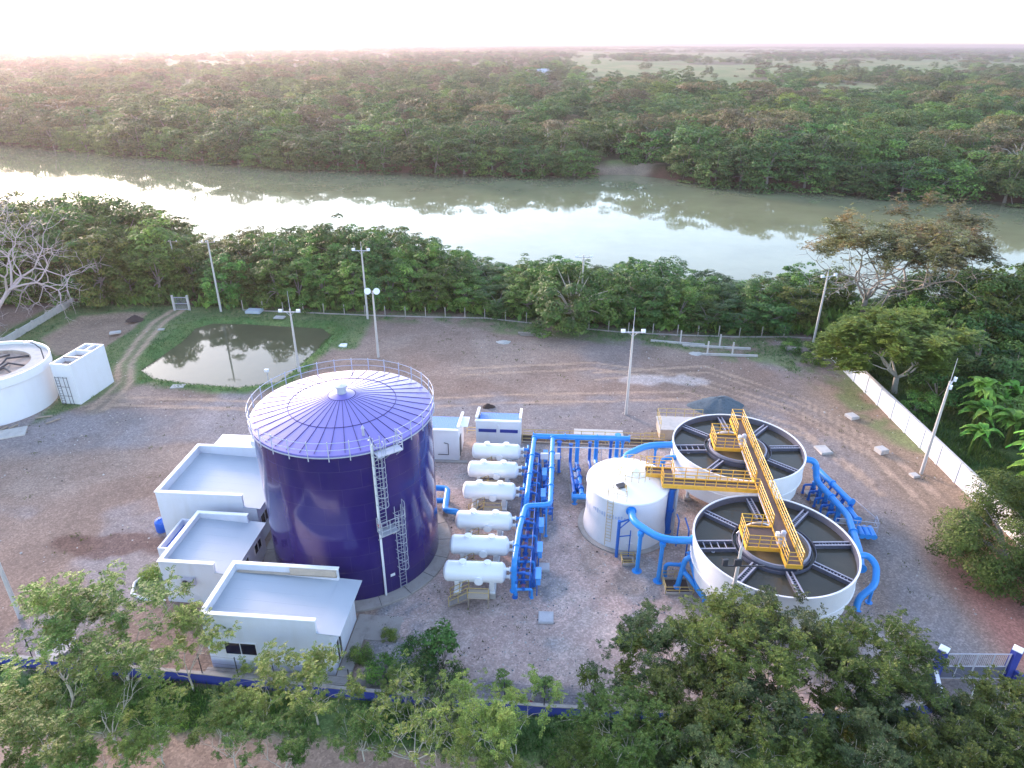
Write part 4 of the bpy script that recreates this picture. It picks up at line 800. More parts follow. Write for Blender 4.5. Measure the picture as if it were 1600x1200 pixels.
# ------------------------------------------------------------ buildings
def house(name, label, origin, rz, W, D, hp, hl, hr, eave, cut, front_win=None, side_wins=(), inner=None, group=None, back_full=True):
    """flat-roofed block: W wide (local x), D deep (local y), parapet height hp, roof falls from hl (left) to hr (right).
    parapets end `cut` metres before the right wall; roof sheet oversails the right wall by `eave`."""
    t = empty(name, label, 'building', (*origin, 0), rz, group); th = 0.18
    b = MB(); b.bb(0, th, 0, D, 0, hp)                                            # left wall
    def side(y0, y1):
        b.bb(th, W-cut, y0, y1, 0, hp); z0 = hl+(hr-hl)*(W-cut)/W-0.03
        b.add([(W-cut, y0, 0), (W, y0, 0), (W, y1, 0), (W-cut, y1, 0), (W-cut, y0, z0), (W, y0, hr-0.06), (W, y1, hr-0.06), (W-cut, y1, z0)], [(0, 3, 2, 1), (4, 5, 6, 7), (0, 1, 5, 4), (1, 2, 6, 5), (2, 3, 7, 6), (3, 0, 4, 7)])
    side(0, th); side(D-th, D)
    b.bb(W-th, W, th, D-th, 0, hr-0.07); b.build('wall', M['wall'], t)
    b = MB(); e = 0.05
    b.bb(-e, th+e, -e, D+e, hp+0.002, hp+0.07); b.bb(th+e+0.001, W-cut+e, -e, th+e, hp+0.002, hp+0.07); b.bb(th+e+0.001, W-cut+e, D-th-e, D+e, hp+0.002, hp+0.07)
    b.build('parapet_cap', M['cone_white'], t)
    b = MB(); ys = np.linspace(th+0.003, D-th-0.003, 13); n = len(ys); vs = []
    xe = W-cut+0.004
    for y in ys: vs += [(th+0.004, y, hl), (xe, y, hl+(hr-hl)*(xe)/W)]
    b.add(vs, [(2*i, 2*i+1, 2*i+3, 2*i+2) for i in range(n-1)])
    for y in np.arange(th+0.25, D-th, 0.84): b.add([(th+0.01, y-0.03, hl+0.002), (xe, y-0.03, hl+(hr-hl)*xe/W+0.002), (xe, y+0.03, hl+(hr-hl)*xe/W+0.002), (th+0.01, y+0.03, hl+0.002), (th+0.01, y, hl+0.007), (xe, y, hl+(hr-hl)*xe/W+0.007)], [(0, 1, 5, 4), (2, 3, 4, 5)])
    z = lambda x: hl+(hr-hl)*x/W
    b.add([(xe+0.001, -0.06, z(xe)-0.03), (W+eave, -0.06, z(W+eave)-0.03), (W+eave, D+0.06, z(W+eave)-0.03), (xe+0.001, D+0.06, z(xe)-0.03), (xe+0.001, -0.06, z(xe)+0.03), (W+eave, -0.06, z(W+eave)+0.03), (W+eave, D+0.06, z(W+eave)+0.03), (xe+0.001, D+0.06, z(xe)+0.03)], [(0, 3, 2, 1), (4, 5, 6, 7), (0, 1, 5, 4), (1, 2, 6, 5), (2, 3, 7, 6), (3, 0, 4, 7)])
    b.build('roof', M['steel_roof'], t)
    def window(x, y, z0, z1, wd, axis):
        f = MB(); q = lambda u, d, zz: (x+u, y+d, zz) if axis == 'x' else (x-d, y+u, zz)
        def bar(u0, u1, za, zb, d0=-0.05, d1=0.02):
            a = q(u0, d0, za); c = q(u1, d1, zb); f.bb(min(a[0], c[0]), max(a[0], c[0]), min(a[1], c[1]), max(a[1], c[1]), za, zb)
        bar(-wd/2, wd/2, z0, z0+0.05); bar(-wd/2, wd/2, z1-0.05, z1)
        for u in (-wd/2, -0.025, wd/2-0.05): bar(u, u+0.05, z0+0.05, z1-0.05)
        w_ = f.build('window', M['white'], t); g = MB(); a = q(-wd/2, -0.02, z0); c = q(wd/2, 0.01, z1)
        g.bb(min(a[0], c[0]), max(a[0], c[0]), min(a[1], c[1]), max(a[1], c[1]), z0+0.02, z1-0.02).build('pane', M['glass'], w_)
    for x, z0, z1, wd in front_win or (): window(x, 0.0, z0, z1, wd, 'x')
    for y, z0, z1, wd in side_wins: window(W+0.0, y, z0, z1, wd, 'y')
    return t
HA = house('utility_building', 'largest white flat roofed block, farthest back of three left of the purple tank', (-27.75, 44.4), radians(-3.6), 7.9, 7.1, 4.45, 3.75, 3.35, 0.35, 1.0, (), ((1.1, 1.2, 2.3, 1.6), (3.6, 1.2, 2.3, 1.6)))
MB().bb(1.4, 4.6, 7.1, 9.0, 0, 4.3).build('rear_annex', M['wall'], HA); MB().bb(1.3, 4.7, 7.12, 9.1, 4.303, 4.38).build('annex_cap', M['cone_white'], HA)
MB().bb(4.75, 7.6, 7.12, 10.4, 0, 4.9).build('rear_block', M['wall'], HA); MB().bb(4.72, 7.7, 7.14, 10.5, 4.903, 5.0).build('block_cap', M['cone_white'], HA)
HB = house('utility_building', 'middle white flat roofed block with an outdoor unit on its front wall', (-24.45, 37.35), radians(-4.5), 4.9, 5.7, 3.65, 3.2, 2.9, 0.35, 0.95, (), ((2.2, 1.2, 2.1, 1.4), (4.5, 1.2, 2.1, 1.2)))
MB().box((2.0, -0.17, 2.15), (0.95, 0.32, 0.62)).build('outdoor_unit', M['lightgrey'], HB, bevel=0.03); b = MB(); b.T = Matrix.Translation((1.85, -0.335, 2.15)) @ Matrix.Rotation(pi/2, 4, 'X'); b.ring((0, 0, 0), 0.22, 0.03, 20, 5).cyl((0, 0, -0.005), (0, 0, 0.004), 0.21, 20); b.build('fan_grille', M['dark'], HB, True)
MB().bb(-1.45, -1.3, 2.2, 5.7, 0, 2.9).bb(-1.3, -0.003, 2.2, 2.35, 0, 2.9).bb(-1.3, -0.003, 5.55, 5.7, 0, 2.9).build('water_box', M['wall'], HB); MB().bb(-1.297, -0.006, 2.353, 5.547, 2.3, 2.4).build('box_lining', M['bluetank'], HB)
HC = house('utility_building', 'front white flat roofed block with a stepped parapet and dark window, nearest the camera', (-19.05, 31.6), radians(-4.5), 8.0, 4.75, 4.55, 4.0, 3.55, 0.7, 0.8, ((2.15, 1.3, 2.35, 2.1),), ((1.2, 0.2, 2.1, 0.9),))
MB().bb(4.0, 7.1, 4.572-0.22, 4.57-0.003, 4.1, 4.55).bb(0.3, 7.15, 4.35, 4.565, 4.02, 4.05).build('bare_blockwork', M['beige'], HC)
b = MB(); b.bb(-0.3, 8.9, -0.75, -0.1, 0, 0.1).bb(8.1, 9.0, -0.1, 5.2, 0, 0.1).bb(8.95, 11.2, 3.0, 5.2, 0, 0.06).build('apron', M['concrete'], HC)
t = empty('plastic_tank', 'blue plastic water tank behind the left wall of the largest block', 'water tank', (-28.55, 45.35, 0)); MB().lathe([(0, 0), (0.42, 0), (0.46, 0.1), (0.46, 0.9), (0.38, 1.05), (0.14, 1.15)], n=24).build('body', M['bluetank'], t, True); MB().cyl((0, 0, 1.14), (0, 0, 1.24), 0.16, 16).build('lid', M['bluetank'], t, True)
t = empty('planter_curb', 'white curved curb around the weeds left of the middle block', 'curb', (-27, 39, 0)); MB().tube([(0.6, 2.6, 0.1), (-0.2, 1.3, 0.1), (-0.75, 0.1, 0.1), (-0.4, -1.0, 0.1), (0.6, -1.5, 0.1), (2.3, -1.7, 0.1)], 0.11, 6).build('curb_stones', M['white'], t, True)

def cabin(label, origin, rz, W, D, h, open_side):
    t = empty('blue_roof_cabin', label, 'cabin', (*origin, 0), rz, 'white cabins with blue roofs'); th = 0.14
    b = MB(); b.bb(0, W, 0, th, 0, h).bb(0, W, D-th, D, 0, h-0.75)
    for x in (0, W-th):
        b.add([(x, th, 0), (x+th, th, 0), (x+th, D-th, 0), (x, D-th, 0), (x, th, h+0.25), (x+th, th, h+0.25), (x+th, D-th, h-0.1), (x, D-th, h-0.1)], [(0, 3, 2, 1), (4, 5, 6, 7), (0, 1, 5, 4), (1, 2, 6, 5), (2, 3, 7, 6), (3, 0, 4, 7)])
    b.build('wall', M['white'], t)
    MB().bb(-0.08, W+0.08, -0.08, th+0.05, h+0.002, h+0.12).build('front_cap', M['cone_white'], t)
    for x in (-0.06, W-th-0.02):
        y0, y1 = th+0.051, D+0.1; za, zb = h+0.27, h-0.08
        MB().add([(x, y0, za), (x+0.24, y0, za), (x+0.24, y1, zb), (x, y1, zb), (x, y0, za+0.14), (x+0.24, y0, za+0.14), (x+0.24, y1, zb+0.14), (x, y1, zb+0.14)], [(0, 3, 2, 1), (4, 5, 6, 7), (0, 1, 5, 4), (1, 2, 6, 5), (2, 3, 7, 6), (3, 0, 4, 7)]) or None
        m = MB(); m.add([(x, y0, za), (x+0.24, y0, za), (x+0.24, y1, zb), (x, y1, zb), (x, y0, za+0.14), (x+0.24, y0, za+0.14), (x+0.24, y1, zb+0.14), (x, y1, zb+0.14)], [(0, 3, 2, 1), (4, 5, 6, 7), (0, 1, 5, 4), (1, 2, 6, 5), (2, 3, 7, 6), (3, 0, 4, 7)]); m.build('side_cap', M['cone_white'], t)
    b = MB(); n = 24
    for i in range(n):
        x0 = th+0.1+(W-2*th-0.2)*i/n; x1 = th+0.1+(W-2*th-0.2)*(i+0.5)/n; x2 = th+0.1+(W-2*th-0.2)*(i+1)/n; za = h-0.12; zb = h-0.5
        b.add([(x0, th+0.05, za), (x1, th+0.05, za+0.03), (x2, th+0.05, za), (x0, D-0.05, zb), (x1, D-0.05, zb+0.03), (x2, D-0.05, zb)], [(0, 1, 4, 3), (1, 2, 5, 4)])
    b.build('roof', M['blue_roof'], t); return t
cb = cabin('white cabin with a blue roof and a dark blue strip, behind the rearmost filter vessel', (-3.5, 58.6), radians(-3.5), 4.35, 2.7, 2.95, 0)
MB().bb(0.25, 2.0, -0.03, 0.0, 1.75, 2.1).build('blue_strip', M['navy'], cb); MB().bb(2.35, 4.1, -0.03, 0.0, 1.75, 2.1).build('blue_strip', M['navy'], cb); MB().bb(2.08, 2.28, -0.14, 0.0, 2.0, 2.65).build('wall_lamp', M['white'], cb, bevel=0.02)
cb = cabin('white cabin with a blue roof half hidden behind the purple tank', (-9.6, 56.3), radians(-3.5), 4.6, 3.6, 3.3, 0)
MB().bb(4.61, 5.3, 1.4, 3.3, 2.95, 3.03).build('canopy', M['cone_white'], cb); MB().bb(4.602, 4.65, 0.6, 1.5, 0.2, 2.2).build('door', M['dark'], cb)
MB().tube([(3.2, -0.06, 2.0), (3.9, -0.06, 2.0)][:1]+[(3.6, -0.06, 1.9), (3.6, -0.06, 0.7), (2.6, -0.06, 0.7)], 0.04, 6).build('wall_conduit', M['dark'], cb, True); MB().bb(2.0, 5.4, -0.4, 0.0, 0.0, 0.1).build('apron', M['concrete'], cb)

# left round tank with its square box
LT = (-56.4, 66.9)
t = empty('concrete_tank', 'white round open concrete tank cut by the left edge, with a wide rim walkway', 'round tank', (*LT, 0))
MB().lathe([(5.98, 4.6), (5.98, 5.05), (6.12, 5.05), (6.12, 4.1), (5.85, 4.02), (5.72, 3.9), (5.72, 0.0)], n=80).build('shell', M['white'], t, True, angle=30)
MB().lathe([(0, 4.45), (2.2, 4.4), (2.3, 4.3), (4.2, 4.3), (4.25, 4.62)], n=64).build('sludge_bed', M['sludge'], t)
MB().lathe([(4.26, 4.3), (4.26, 4.7), (5.975, 4.7)], n=64).build('rim_walk', M['paleconcrete'], t)
b = MB()
for a0, a1 in ((0.2, 3.9), (0.9, 4.3), (1.5, 3.6), (-0.35, 4.2), (-0.9, 4.0)): 
    p = [(1.0*cos(a0)+0.5, 1.0*sin(a0)-0.4, 4.35), (0.55*a1*cos(a0+0.25), 0.55*a1*sin(a0+0.25), 4.6), (a1*cos(a0), a1*sin(a0), 4.4)]; b.tube(p, 0.11, 6)
b.build('scraper_arms', M['dark'], t, True)
t2 = MB().tube([(5.9, 1.0, 4.9), (5.9, 1.0, 6.3), (5.2, 1.3, 6.7), (4.3, 1.7, 6.75)], 0.06, 6).build('lamp_arm', M['dark'], t, True); MB().box((4.2, 1.8, 6.72), (0.9, 0.35, 0.14), 0.3).build('lamp_head', M['lamp_glass'], t2, bevel=0.03)
t = empty('box_tank', 'white square concrete box tank with an open four cell top beside the left round tank', 'box tank', (-49.65, 67.3, 0), radians(-7))
W, D, H = 2.3, 5.7, 4.8
MB().bb(0, W, 0, 0.16, 0, H).bb(0, W, D-0.16, D, 0, H).bb(0, 0.16, 0.16, D-0.16, 0, H).bb(W-0.16, W, 0.16, D-0.16, 0, H).build('wall', M['white'], t)
MB().bb(0.163, W-0.163, 2.0, 2.14, H-1.2, H-0.02).bb(0.163, W-0.163, 3.8, 3.94, H-1.2, H-0.02).bb(1.1, 1.24, 3.943, D-0.163, H-1.2, H-0.02).build('divider', M['white'], t)
MB().bb(0.163, W-0.163, 0.163, D-0.163, H-1.15, H-0.6).build('cell_floor', M['sludge'], t)
b = MB().bb(0.05, W-0.02, 0.163, 0.23, H-0.12, H-0.06).bb(0.163, W-0.163, 1.9, 1.98, H-0.1, H-0.01); b.build('cell_grate', M['dark'], t)
b = MB()
for x in (0.35, 0.75, 1.3, 1.7): b.tube([(x, -0.25, 0), (x, -0.25, 3.4)], 0.03, 5)
for z in (1.1, 2.2, 3.3): b.tube([(0.3, -0.25, z), (1.75, -0.25, z)], 0.025, 5)
for k in range(10): b.tube([(0.35, -0.25, 0.3*k+0.2), (0.75, -0.25, 0.3*k+0.2)], 0.018, 4)
b.build('ladder', M['dark'], t, True)
t = empty('concrete_slab_path', 'cracked pale concrete slabs at the foot of the left round tank', 'slab', (-52, 60.2, 0), radians(25)); MB().bb(-3.5, 2.5, -1.0, 0.9, 0.0, 0.16).build('slab', M['paleconcrete'], t, bevel=0.02); MB().bb(-6.5, -3.55, -2.6, -0.4, 0.0, 0.12).build('lower_slab', M['concrete'], t, bevel=0.02)
for i, (x, y, a, l) in enumerate(((-49.6, 64.0, 0.35, 1.6), (-48.1, 63.1, 0.9, 1.4), (-51.5, 61.9, 1.2, 1.0), (-52.2, 61.5, 1.3, 1.0), (-53.0, 61.4, 1.1, 1.1))):
    o = MB().box((0, 0, 0.12), (l, 0.16, 0.12)).build('timber_plank', M['wood'], None, bevel=0.01); o.location = (x, y, 0.02); o.rotation_euler = (0, 0, a); tag(o, ['loose plank lying below the box tank near the left tank wall', 'lone plank lying farthest right below the box tank', 'broken plank leaning rightmost at the foot of the left round tank', 'broken plank in the middle at the foot of the left round tank', 'broken plank leftmost at the foot of the left round tank'][i], 'plank', 'loose planks by the left tank')
t = empty('red_barrel', 'small red barrel in the grass right of the white box tank', 'barrel', tuple(at(172, 590))); MB().lathe([(0, 0), (0.3, 0), (0.32, 0.1), (0.3, 0.45), (0.32, 0.5), (0.3, 0.9), (0, 0.9)], n=16).build('body', M['red'], t, True)

# ------------------------------------------------------------ poles
def pole(name, label, p, h, style, rz=0.0, rod=0.0, cat='light pole', group='tall concrete light poles'):
    t = empty(name, label, cat, (p[0], p[1], 0), rz, group)
    MB().cyl((0, 0, -0.3), (0, 0, h), 0.17, 12, 0.095).build('post', M['pole'], t, True)
    if rod: MB().cyl((0, 0, h), (0, 0, h+rod), 0.035, 6, 0.02).cyl((0.03, 0, h-0.5), (0.03, 0, h+0.2), 0.03, 6).build('lightning_rod', M['galv'], t, True)
    if style == 'flood':
        MB().box((0, -0.1, h-0.3), (2.2, 0.07, 0.09)).tube([(-0.5, -0.1, h-0.3), (0, -0.1, h-0.8)], 0.025, 4).tube([(0.5, -0.1, h-0.3), (0, -0.1, h-0.8)], 0.025, 4).build('cross_arm', M['galv'], t)
        for x in (-1.05, 1.0):
            l = MB().box((x, -0.25, h-0.12), (0.42, 0.22, 0.32)).build('floodlight', M['lamp_glass'], t, bevel=0.03); MB().box((x, -0.12, h-0.12), (0.46, 0.06, 0.36)).build('housing', M['galv'], l)
    elif style == 'power':
        MB().box((0, 0.1, h-0.35), (2.0, 0.09, 0.1)).build('cross_arm', M['wood'], t)
        for x in (-0.9, -0.3, 0.9): MB().lathe([(0.0, 0), (0.05, 0), (0.07, 0.06), (0.05, 0.1), (0.07, 0.15), (0, 0.22)], (x, 0.1, h-0.3), 10).build('insulator', M['white'], t, True)
    elif style == 'globe':
        MB().tube([(-0.55, -0.1, h-0.1), (0, -0.1, h-0.3), (0.55, -0.1, h-0.1)], 0.04, 6).build('bracket', M['galv'], t, True)
        for x in (-0.55, 0.55): 
            b = MB(); b.T = Matrix.Translation((x, -0.2, h+0.0)) @ Matrix.Rotation(radians(65), 4, 'X'); b.lathe([(0.12, -0.3), (0.22, -0.2), (0.40, 0.12), (0.40, 0.16), (0, 0.17)], n=20); b.build('lamp_head', M['lamp_glass'], t, True)
    elif style == 'panel':
        MB().box((0.4, -0.05, h-1.5), (2.6, 0.08, 0.08)).build('cross_arm', M['dark'], t)
        for x, w_ in ((-0.9, 0.35), (-0.1, 0.46)): MB().box((x, -0.14, h-1.15), (w_, 0.16, 0.5), 0.2 if x < -0.5 else 0).build('floodlight', M['dark'], t, bevel=0.02)
    return t
pole('light_pole', 'concrete power pole with cross arm between the far gate and the pond', (-43.1, 96.3), 10.7, 'power')
pole('light_pole', 'floodlight pole with lightning rod rising behind the purple tank from the pond side', (-25.6, 75.0), 8.3, 'flood', rod=2.2)
pole('light_pole', 'tallest concrete pole with twin lamps, behind the globe lamp pole', (-20.9, 93.7), 10.35, 'flood', rod=1.0)
pole('light_pole', 'pole with two big round globe lamps above the purple tank railing', (-17.0, 80.2), 8.8, 'globe')
pole('light_pole', 'floodlight pole standing alone in the middle of the dirt yard', (12.3, 65.4), 9.9, 'flood', rod=2.3)
pole('light_pole', 'floodlight pole at the far right corner beside the yellow green tree', (39.9, 84.6), 9.85, 'flood', radians(20), rod=1.0)
pole('light_pole', 'floodlight pole with long rod standing before the right white wall', (38.3, 54.3), 9.6, 'flood', radians(50), rod=2.2)
pole('light_pole', 'weathered pole with dark floodlights in front of the nearer basin', (14.35, 34.1), 7.9, 'panel', rod=1.6)
pole('light_pole', 'leaning concrete pole at the lower left edge behind the leafy trees', (-34.0, 35.7), 8.6, 'flood')
pole('light_pole', 'pole with lamp half buried in the tree belt behind the dirt yard', tuple(at(907, 500))[:2], 9.6, 'flood')
pole('light_pole', 'short power pole peeking from the trees behind the far gate', (-52.5, 104.5), 8.6, 'power')

# ------------------------------------------------------------ walls, fences, gates
t = empty('boundary_wall', 'long white brick wall with pilasters along the right side', 'wall', (40.7, 50, 0))
for (y0, y1, h) in ((14.0, 46.0, 2.1), (46.0, 66.0, 2.1), (66.0, 80.5, 2.0)): MB().bb(-0.08, 0.08, y0-50, y1-50-0.003, -0.1, h).build('wall_panel', M['white'], t)
MB().bb(-0.12, 0.12, -36, 30.5, 2.102, 2.18).build('coping', M['paleconcrete'], t)
for y in np.arange(14, 80.6, 3.0): MB().bb(-0.16, -0.083, y-50-0.16, y-50+0.16, -0.1, 2.099).build('pilaster', M['white'], t)
t = empty('low_wall', 'low grey concrete wall running back along the left edge behind the bare tree', 'wall', (-66.6, 88, 0)); MB().bb(-0.09, 0.09, -24, 11.5, -0.2, 0.95).build('wall_panel', M['paleconcrete'], t)
for y in np.arange(-24, 11.6, 3.2): MB().bb(-0.14, 0.14, y-0.12, y+0.12, -0.2, 1.05).build('pier', M['paleconcrete'], t)
FW = [(-38, 32.1), (-30.3, 31.5), (-19.1, 30.4), (-9.7, 29.3), (2.0, 28.2), (7.7, 27.9), (12, 27.7), (20, 27.9), (25.7, 28.6)]
t = empty('front_wall', 'low blue painted wall with thin wire posts along the front of the plant', 'wall', (0, 29, 0))
b = MB(); c_ = MB()
for (x0, y0), (x1, y1) in zip(FW[:-1], FW[1:]):
    l = hypot(x1-x0, y1-y0); a = atan2(y1-y0, x1-x0); b.box(((x0+x1)/2, (y0+y1)/2, 0.30), (l-0.004, 0.16, 1.0), a); c_.box(((x0+x1)/2, (y0+y1)/2, 0.835), (l, 0.22, 0.06), a)
b.build('wall_panel', M['navy'], t, world=True); c_.build('coping', M['concrete'], t, world=True)
for (x0, y0), (x1, y1) in zip(FW[:-1], FW[1:]):
    l = hypot(x1-x0, y1-y0); k = max(1, int(round(l/2.6)))
    for j in range(k): x = x0+(x1-x0)*j/k; y = y0+(y1-y0)*j/k; MB().cyl((x, y, 0.86), (x, y, 2.5), 0.035, 6).build('wire_post', M['dark'], t, True, world=True)
b = MB()
for z in (1.2, 1.8, 2.4): b.tube([(x, y, z) for x, y in FW], 0.008, 3)
b.build('wire', M['dark'], t, world=True)
# entrance gate
GX0, GX1, GY0 = 26.9, 31.0, 30.95
for x, lab in ((GX0-0.2, 'left blue gate post with white cap at the lower right'), (GX1+0.25, 'right blue gate post with white cap at the lower right')):
    t = empty('gate_post', lab, 'gate post', (x, GY0, 0), 0, 'blue gate posts'); MB().bb(-0.21, 0.21, -0.21, 0.21, -0.1, 2.6).build('post', M['navy'], t); MB().lathe([(0.38, 0), (0.38, 0.07), (0, 0.16)], (0, 0, 2.603), 4).build('cap', M['cone_white'], t)
t = empty('entrance_gate', 'grey double leaf sheet and mesh gate between the blue posts', 'gate', ((GX0+GX1)/2, GY0, 0)); hw = (GX1-GX0)/2
for s in (-1, 1):
    b = MB(); x0, x1 = (0.03, hw-0.02) if s > 0 else (-hw+0.02, -0.03)
    for z in (0.12, 1.15, 2.2): b.bb(x0, x1, -0.025, 0.025, z-0.025, z+0.025)
    for x in (x0, x1, (x0+x1)/2): b.bb(x-0.025, x+0.025, -0.03, 0.03, 0.08, 2.23)
    lf = b.build('gate_leaf', M['lightgrey'], t); MB().bb(x0, x1, -0.008, 0.008, 0.14, 1.13).build('sheet', M['trough'], lf)
    b = MB()
    for x in np.arange(x0+0.12, x1, 0.12): b.bb(x-0.006, x+0.006, -0.006, 0.006, 1.17, 2.18)
    b.build('bars', M['lightgrey'], lf)
t = empty('wing_wall', 'short blue and white wall left of the entrance gate', 'wall', (26.4, 30.7, 0)); MB().prism([(0, 0), (-0.75, -2.1), (-0.6, -2.15), (0.16, -0.05)], -0.1, 1.0).build('wall_panel', M['navy'], t); MB().prism([(-0.03, 0), (-0.80, -2.12), (-0.57, -2.2), (0.19, -0.05)], 1.003, 1.07).build('coping', M['white'], t)
t = empty('wing_wall', 'short blue wall slanting away right of the entrance gate', 'wall', (31.4, 30.7, 0)); MB().prism([(0, 0), (1.2, -2.4), (1.36, -2.3), (0.16, 0.05)], -0.1, 1.0).build('wall_panel', M['navy'], t); MB().prism([(-0.03, 0), (1.17, -2.42), (1.39, -2.3), (0.19, 0.05)], 1.003, 1.07).build('coping', M['navy'], t)
t = empty('bent_pipe', 'thin white bent pipe standing in front of the entrance gate', 'pipe', (27.2, 28.3, 0)); MB().tube([(0, 0, 0), (0.1, 0.2, 1.3), (0.5, 0.7, 1.75), (0.8, 0.8, 1.8)], 0.035, 6).build('tube', M['white'], t, True)
# far fence
t = empty('far_fence', 'long wire fence on thin white concrete posts in front of the tree belt', 'fence', (-5, 93, 0))
FF = [(-40, 96.8), (-21.5, 94.9), (-12.6, 94.3), (-4, 94.0), (8, 90.5), (16, 88.6), (22.6, 87.9), (30.9, 87.3), (37, 87.4), (40.6, 87.0)]
pts = []
for (x0, y0), (x1, y1) in zip(FF[:-1], FF[1:]):
    k = max(1, int(round(hypot(x1-x0, y1-y0)/3.1)))
    for j in range(k): pts.append((x0+(x1-x0)*j/k, y0+(y1-y0)*j/k))
for x, y in pts: MB().bb(x-0.05, x+0.05, y-0.05, y+0.05, -0.2, 1.6).build('fence_post', M['concrete'], t, world=True)
b = MB()
for z in (0.5, 1.0, 1.5): b.tube([(x, y, z) for x, y in pts], 0.004, 3)
b.build('wire', M['dark'], t, world=True)
b = MB()
for (x0, y0), (x1, y1) in zip(FF[:-1], FF[1:]): b.box(((x0+x1)/2, (y0+y1)/2, 0.1), (hypot(x1-x0, y1-y0)-0.005, 0.14, 0.14), atan2(y1-y0, x1-x0))
b.build('footing', M['concrete'], t, world=True)
# gate at the pond
t = empty('pond_gate', 'small white framed mesh gate at the end of the grass track by the trees', 'gate', (-49.0, 96.7, 0)); 
for x in (-1.1, 1.1): MB().bb(x-0.13, x+0.13, -0.13, 0.13, -0.1, 2.35).build('post', M['pole'], t)
b = MB().bb(-0.96, 0.96, -0.03, 0.03, 2.0, 2.08).bb(-0.96, 0.96, -0.03, 0.03, 1.05, 1.13).bb(-0.96, 0.96, -0.03, 0.03, 0.15, 0.22)
for x in np.arange(-0.9, 0.95, 0.15): b.bb(x-0.01, x+0.01, -0.01, 0.01, 0.22, 2.0)
b.build('gate_leaf', M['lightgrey'], t)
# concrete frames lying before the far fence
for i, (a, c, posts, lab) in enumerate((((18.6, 85.8), (25.5, 84.4), (0.55,), 'pale concrete kerb beam on the grass in front of the far fence, left one'), ((22.5, 84.3), (31.2, 83.2), (0.55,), 'pale concrete kerb beam with a short post, behind the twin post frame'), ((24.4, 81.4), (31.4, 80.9), (0.1, 0.55), 'low concrete beam with two white posts at the edge of the dirt yard'))):
    t = empty('concrete_beam', lab, 'concrete beam', (a[0], a[1], 0), atan2(c[1]-a[1], c[0]-a[0]), 'concrete beams by the far fence'); l = hypot(c[0]-a[0], c[1]-a[1])
    MB().bb(0, l, -0.12, 0.12, -0.05, 0.25).build('kerb', M['paleconcrete'], t)
    for f in posts: MB().bb(l*f-0.09, l*f+0.09, 0.125, 0.3, 0, 1.8).build('post', M['pole'], t)
# yellow railed trench behind the pipework
t = empty('trench_railing', 'long brown and yellow railing of a shallow trench behind the cabins and pipes', 'railing', (5, 60, 0), radians(-3.5))
b = MB(); b.rail([(-9.6, 0.45, 0.1), (-8.4, 0.45, 0.1)], 0.75, 0.03, 1.2); b.rail([(-3.9, 0.45, 0.1), (10.3, 0.45, 0.1)], 0.75, 0.03, 1.2); b.rail([(-3.9, -0.7, 0.1), (10.3, -0.7, 0.1)], 0.75, 0.03, 1.2); b.build('rail', M['paleyellow'], t, True)
MB().bb(-3.9, 10.3, 0.5, 0.65, 0, 0.2).bb(-3.9, 10.3, -0.9, -0.75, 0, 0.2).build('kerb', M['wood'], t); MB().bb(-3.9, 10.3, -0.75, 0.5, 0.02, 0.05).build('trench_floor', M['debris'], t)
MB().bb(1.3, 6.3, 0.7, 2.0, 0, 0.25).build('cover_slab', M['paleconcrete'], t, bevel=0.02)
t = empty('railed_chamber', 'beige concrete chamber with yellow rail behind the farther basin', 'chamber', (16.6, 61.4, 0), radians(-3)); MB().bb(-1.6, 3.0, -1.3, 1.3, 0, 1.15).build('wall', M['beige'], t, bevel=0.02); MB().bb(-1.7, 3.1, -1.4, 1.4, 1.153, 1.25).build('slab', M['paleconcrete'], t)
MB().rail([(-1.6, -1.3, 1.25), (-1.6, 1.3, 1.25), (3.0, 1.3, 1.25)], 0.95, 0.03, 0.9).build('rail', M['paleyellow'], t, True)
t = empty('yellow_post_rail', 'short yellow railing piece left of the railed concrete chamber', 'railing', (13.4, 60.2, 0)); MB().rail([(0, 0, 0), (1.3, 0, 0)], 0.8, 0.03, 0.6).build('rail', M['paleyellow'], t, True)

# slabs and lids
def slab(x, y, w_, d, h, rz, label, m='slab', z=0.0):
    o = MB().box((0, 0, h/2), (w_, d, h)).box((0, 0, h+0.02), (w_*0.9, d*0.9, 0.03)).build('inspection_chamber', M[m], None, bevel=0.02); o.location = (x, y, z); o.rotation_euler = (0, 0, rz); tag(o, label, 'inspection chamber', 'square concrete lids'); return o
slab(2.45, 41.0, 0.95, 0.85, 0.22, -0.05, 'small pale square lid just right of the front vessels'); slab(2.45, 35.9, 1.05, 1.05, 0.16, -0.05, 'pale square lid in the open gravel yard before the vessels')
slab(30.7, 58.2, 1.2, 1.5, 0.2, 0.15, 'flat grey square lid right of the farther basin', 'paleconcrete'); slab(36.5, 65.0, 1.0, 1.1, 0.3, 0.3, 'raised square lid farthest back near the right wall', 'paleconcrete')
slab(36.3, 58.0, 0.95, 0.95, 0.45, 0.3, 'raised square lid in the brown soil by the right wall', 'paleconcrete'); slab(37.4, 53.8, 0.7, 0.7, 0.2, 0.2, 'small lid in a weed patch at the foot of the right pole', 'paleconcrete')
slab(-22.4, 83.7, 1.3, 1.1, 0.12, 0.1, 'white square lid in the grass behind the purple tank', 'cone_white'); slab(-38.0, 95.9, 2.2, 1.5, 0.35, -0.1, 'bluish white slab in front of the trees beyond the pond', 'steel_roof', 0.1)
slab(-33.6, 93.6, 1.5, 1.0, 0.15, -0.1, 'small beige lid at the far edge of the pond', 'paleconcrete', 0.1); slab(-38.4, 71.0, 1.5, 0.9, 0.2, 0.1, 'worn lid at the near edge of the pond', 'paleconcrete', 0.15); slab(-48.6, 89.0, 0.9, 0.5, 0.1, 0.1, 'thin pale slab on the grass track', 'paleconcrete')
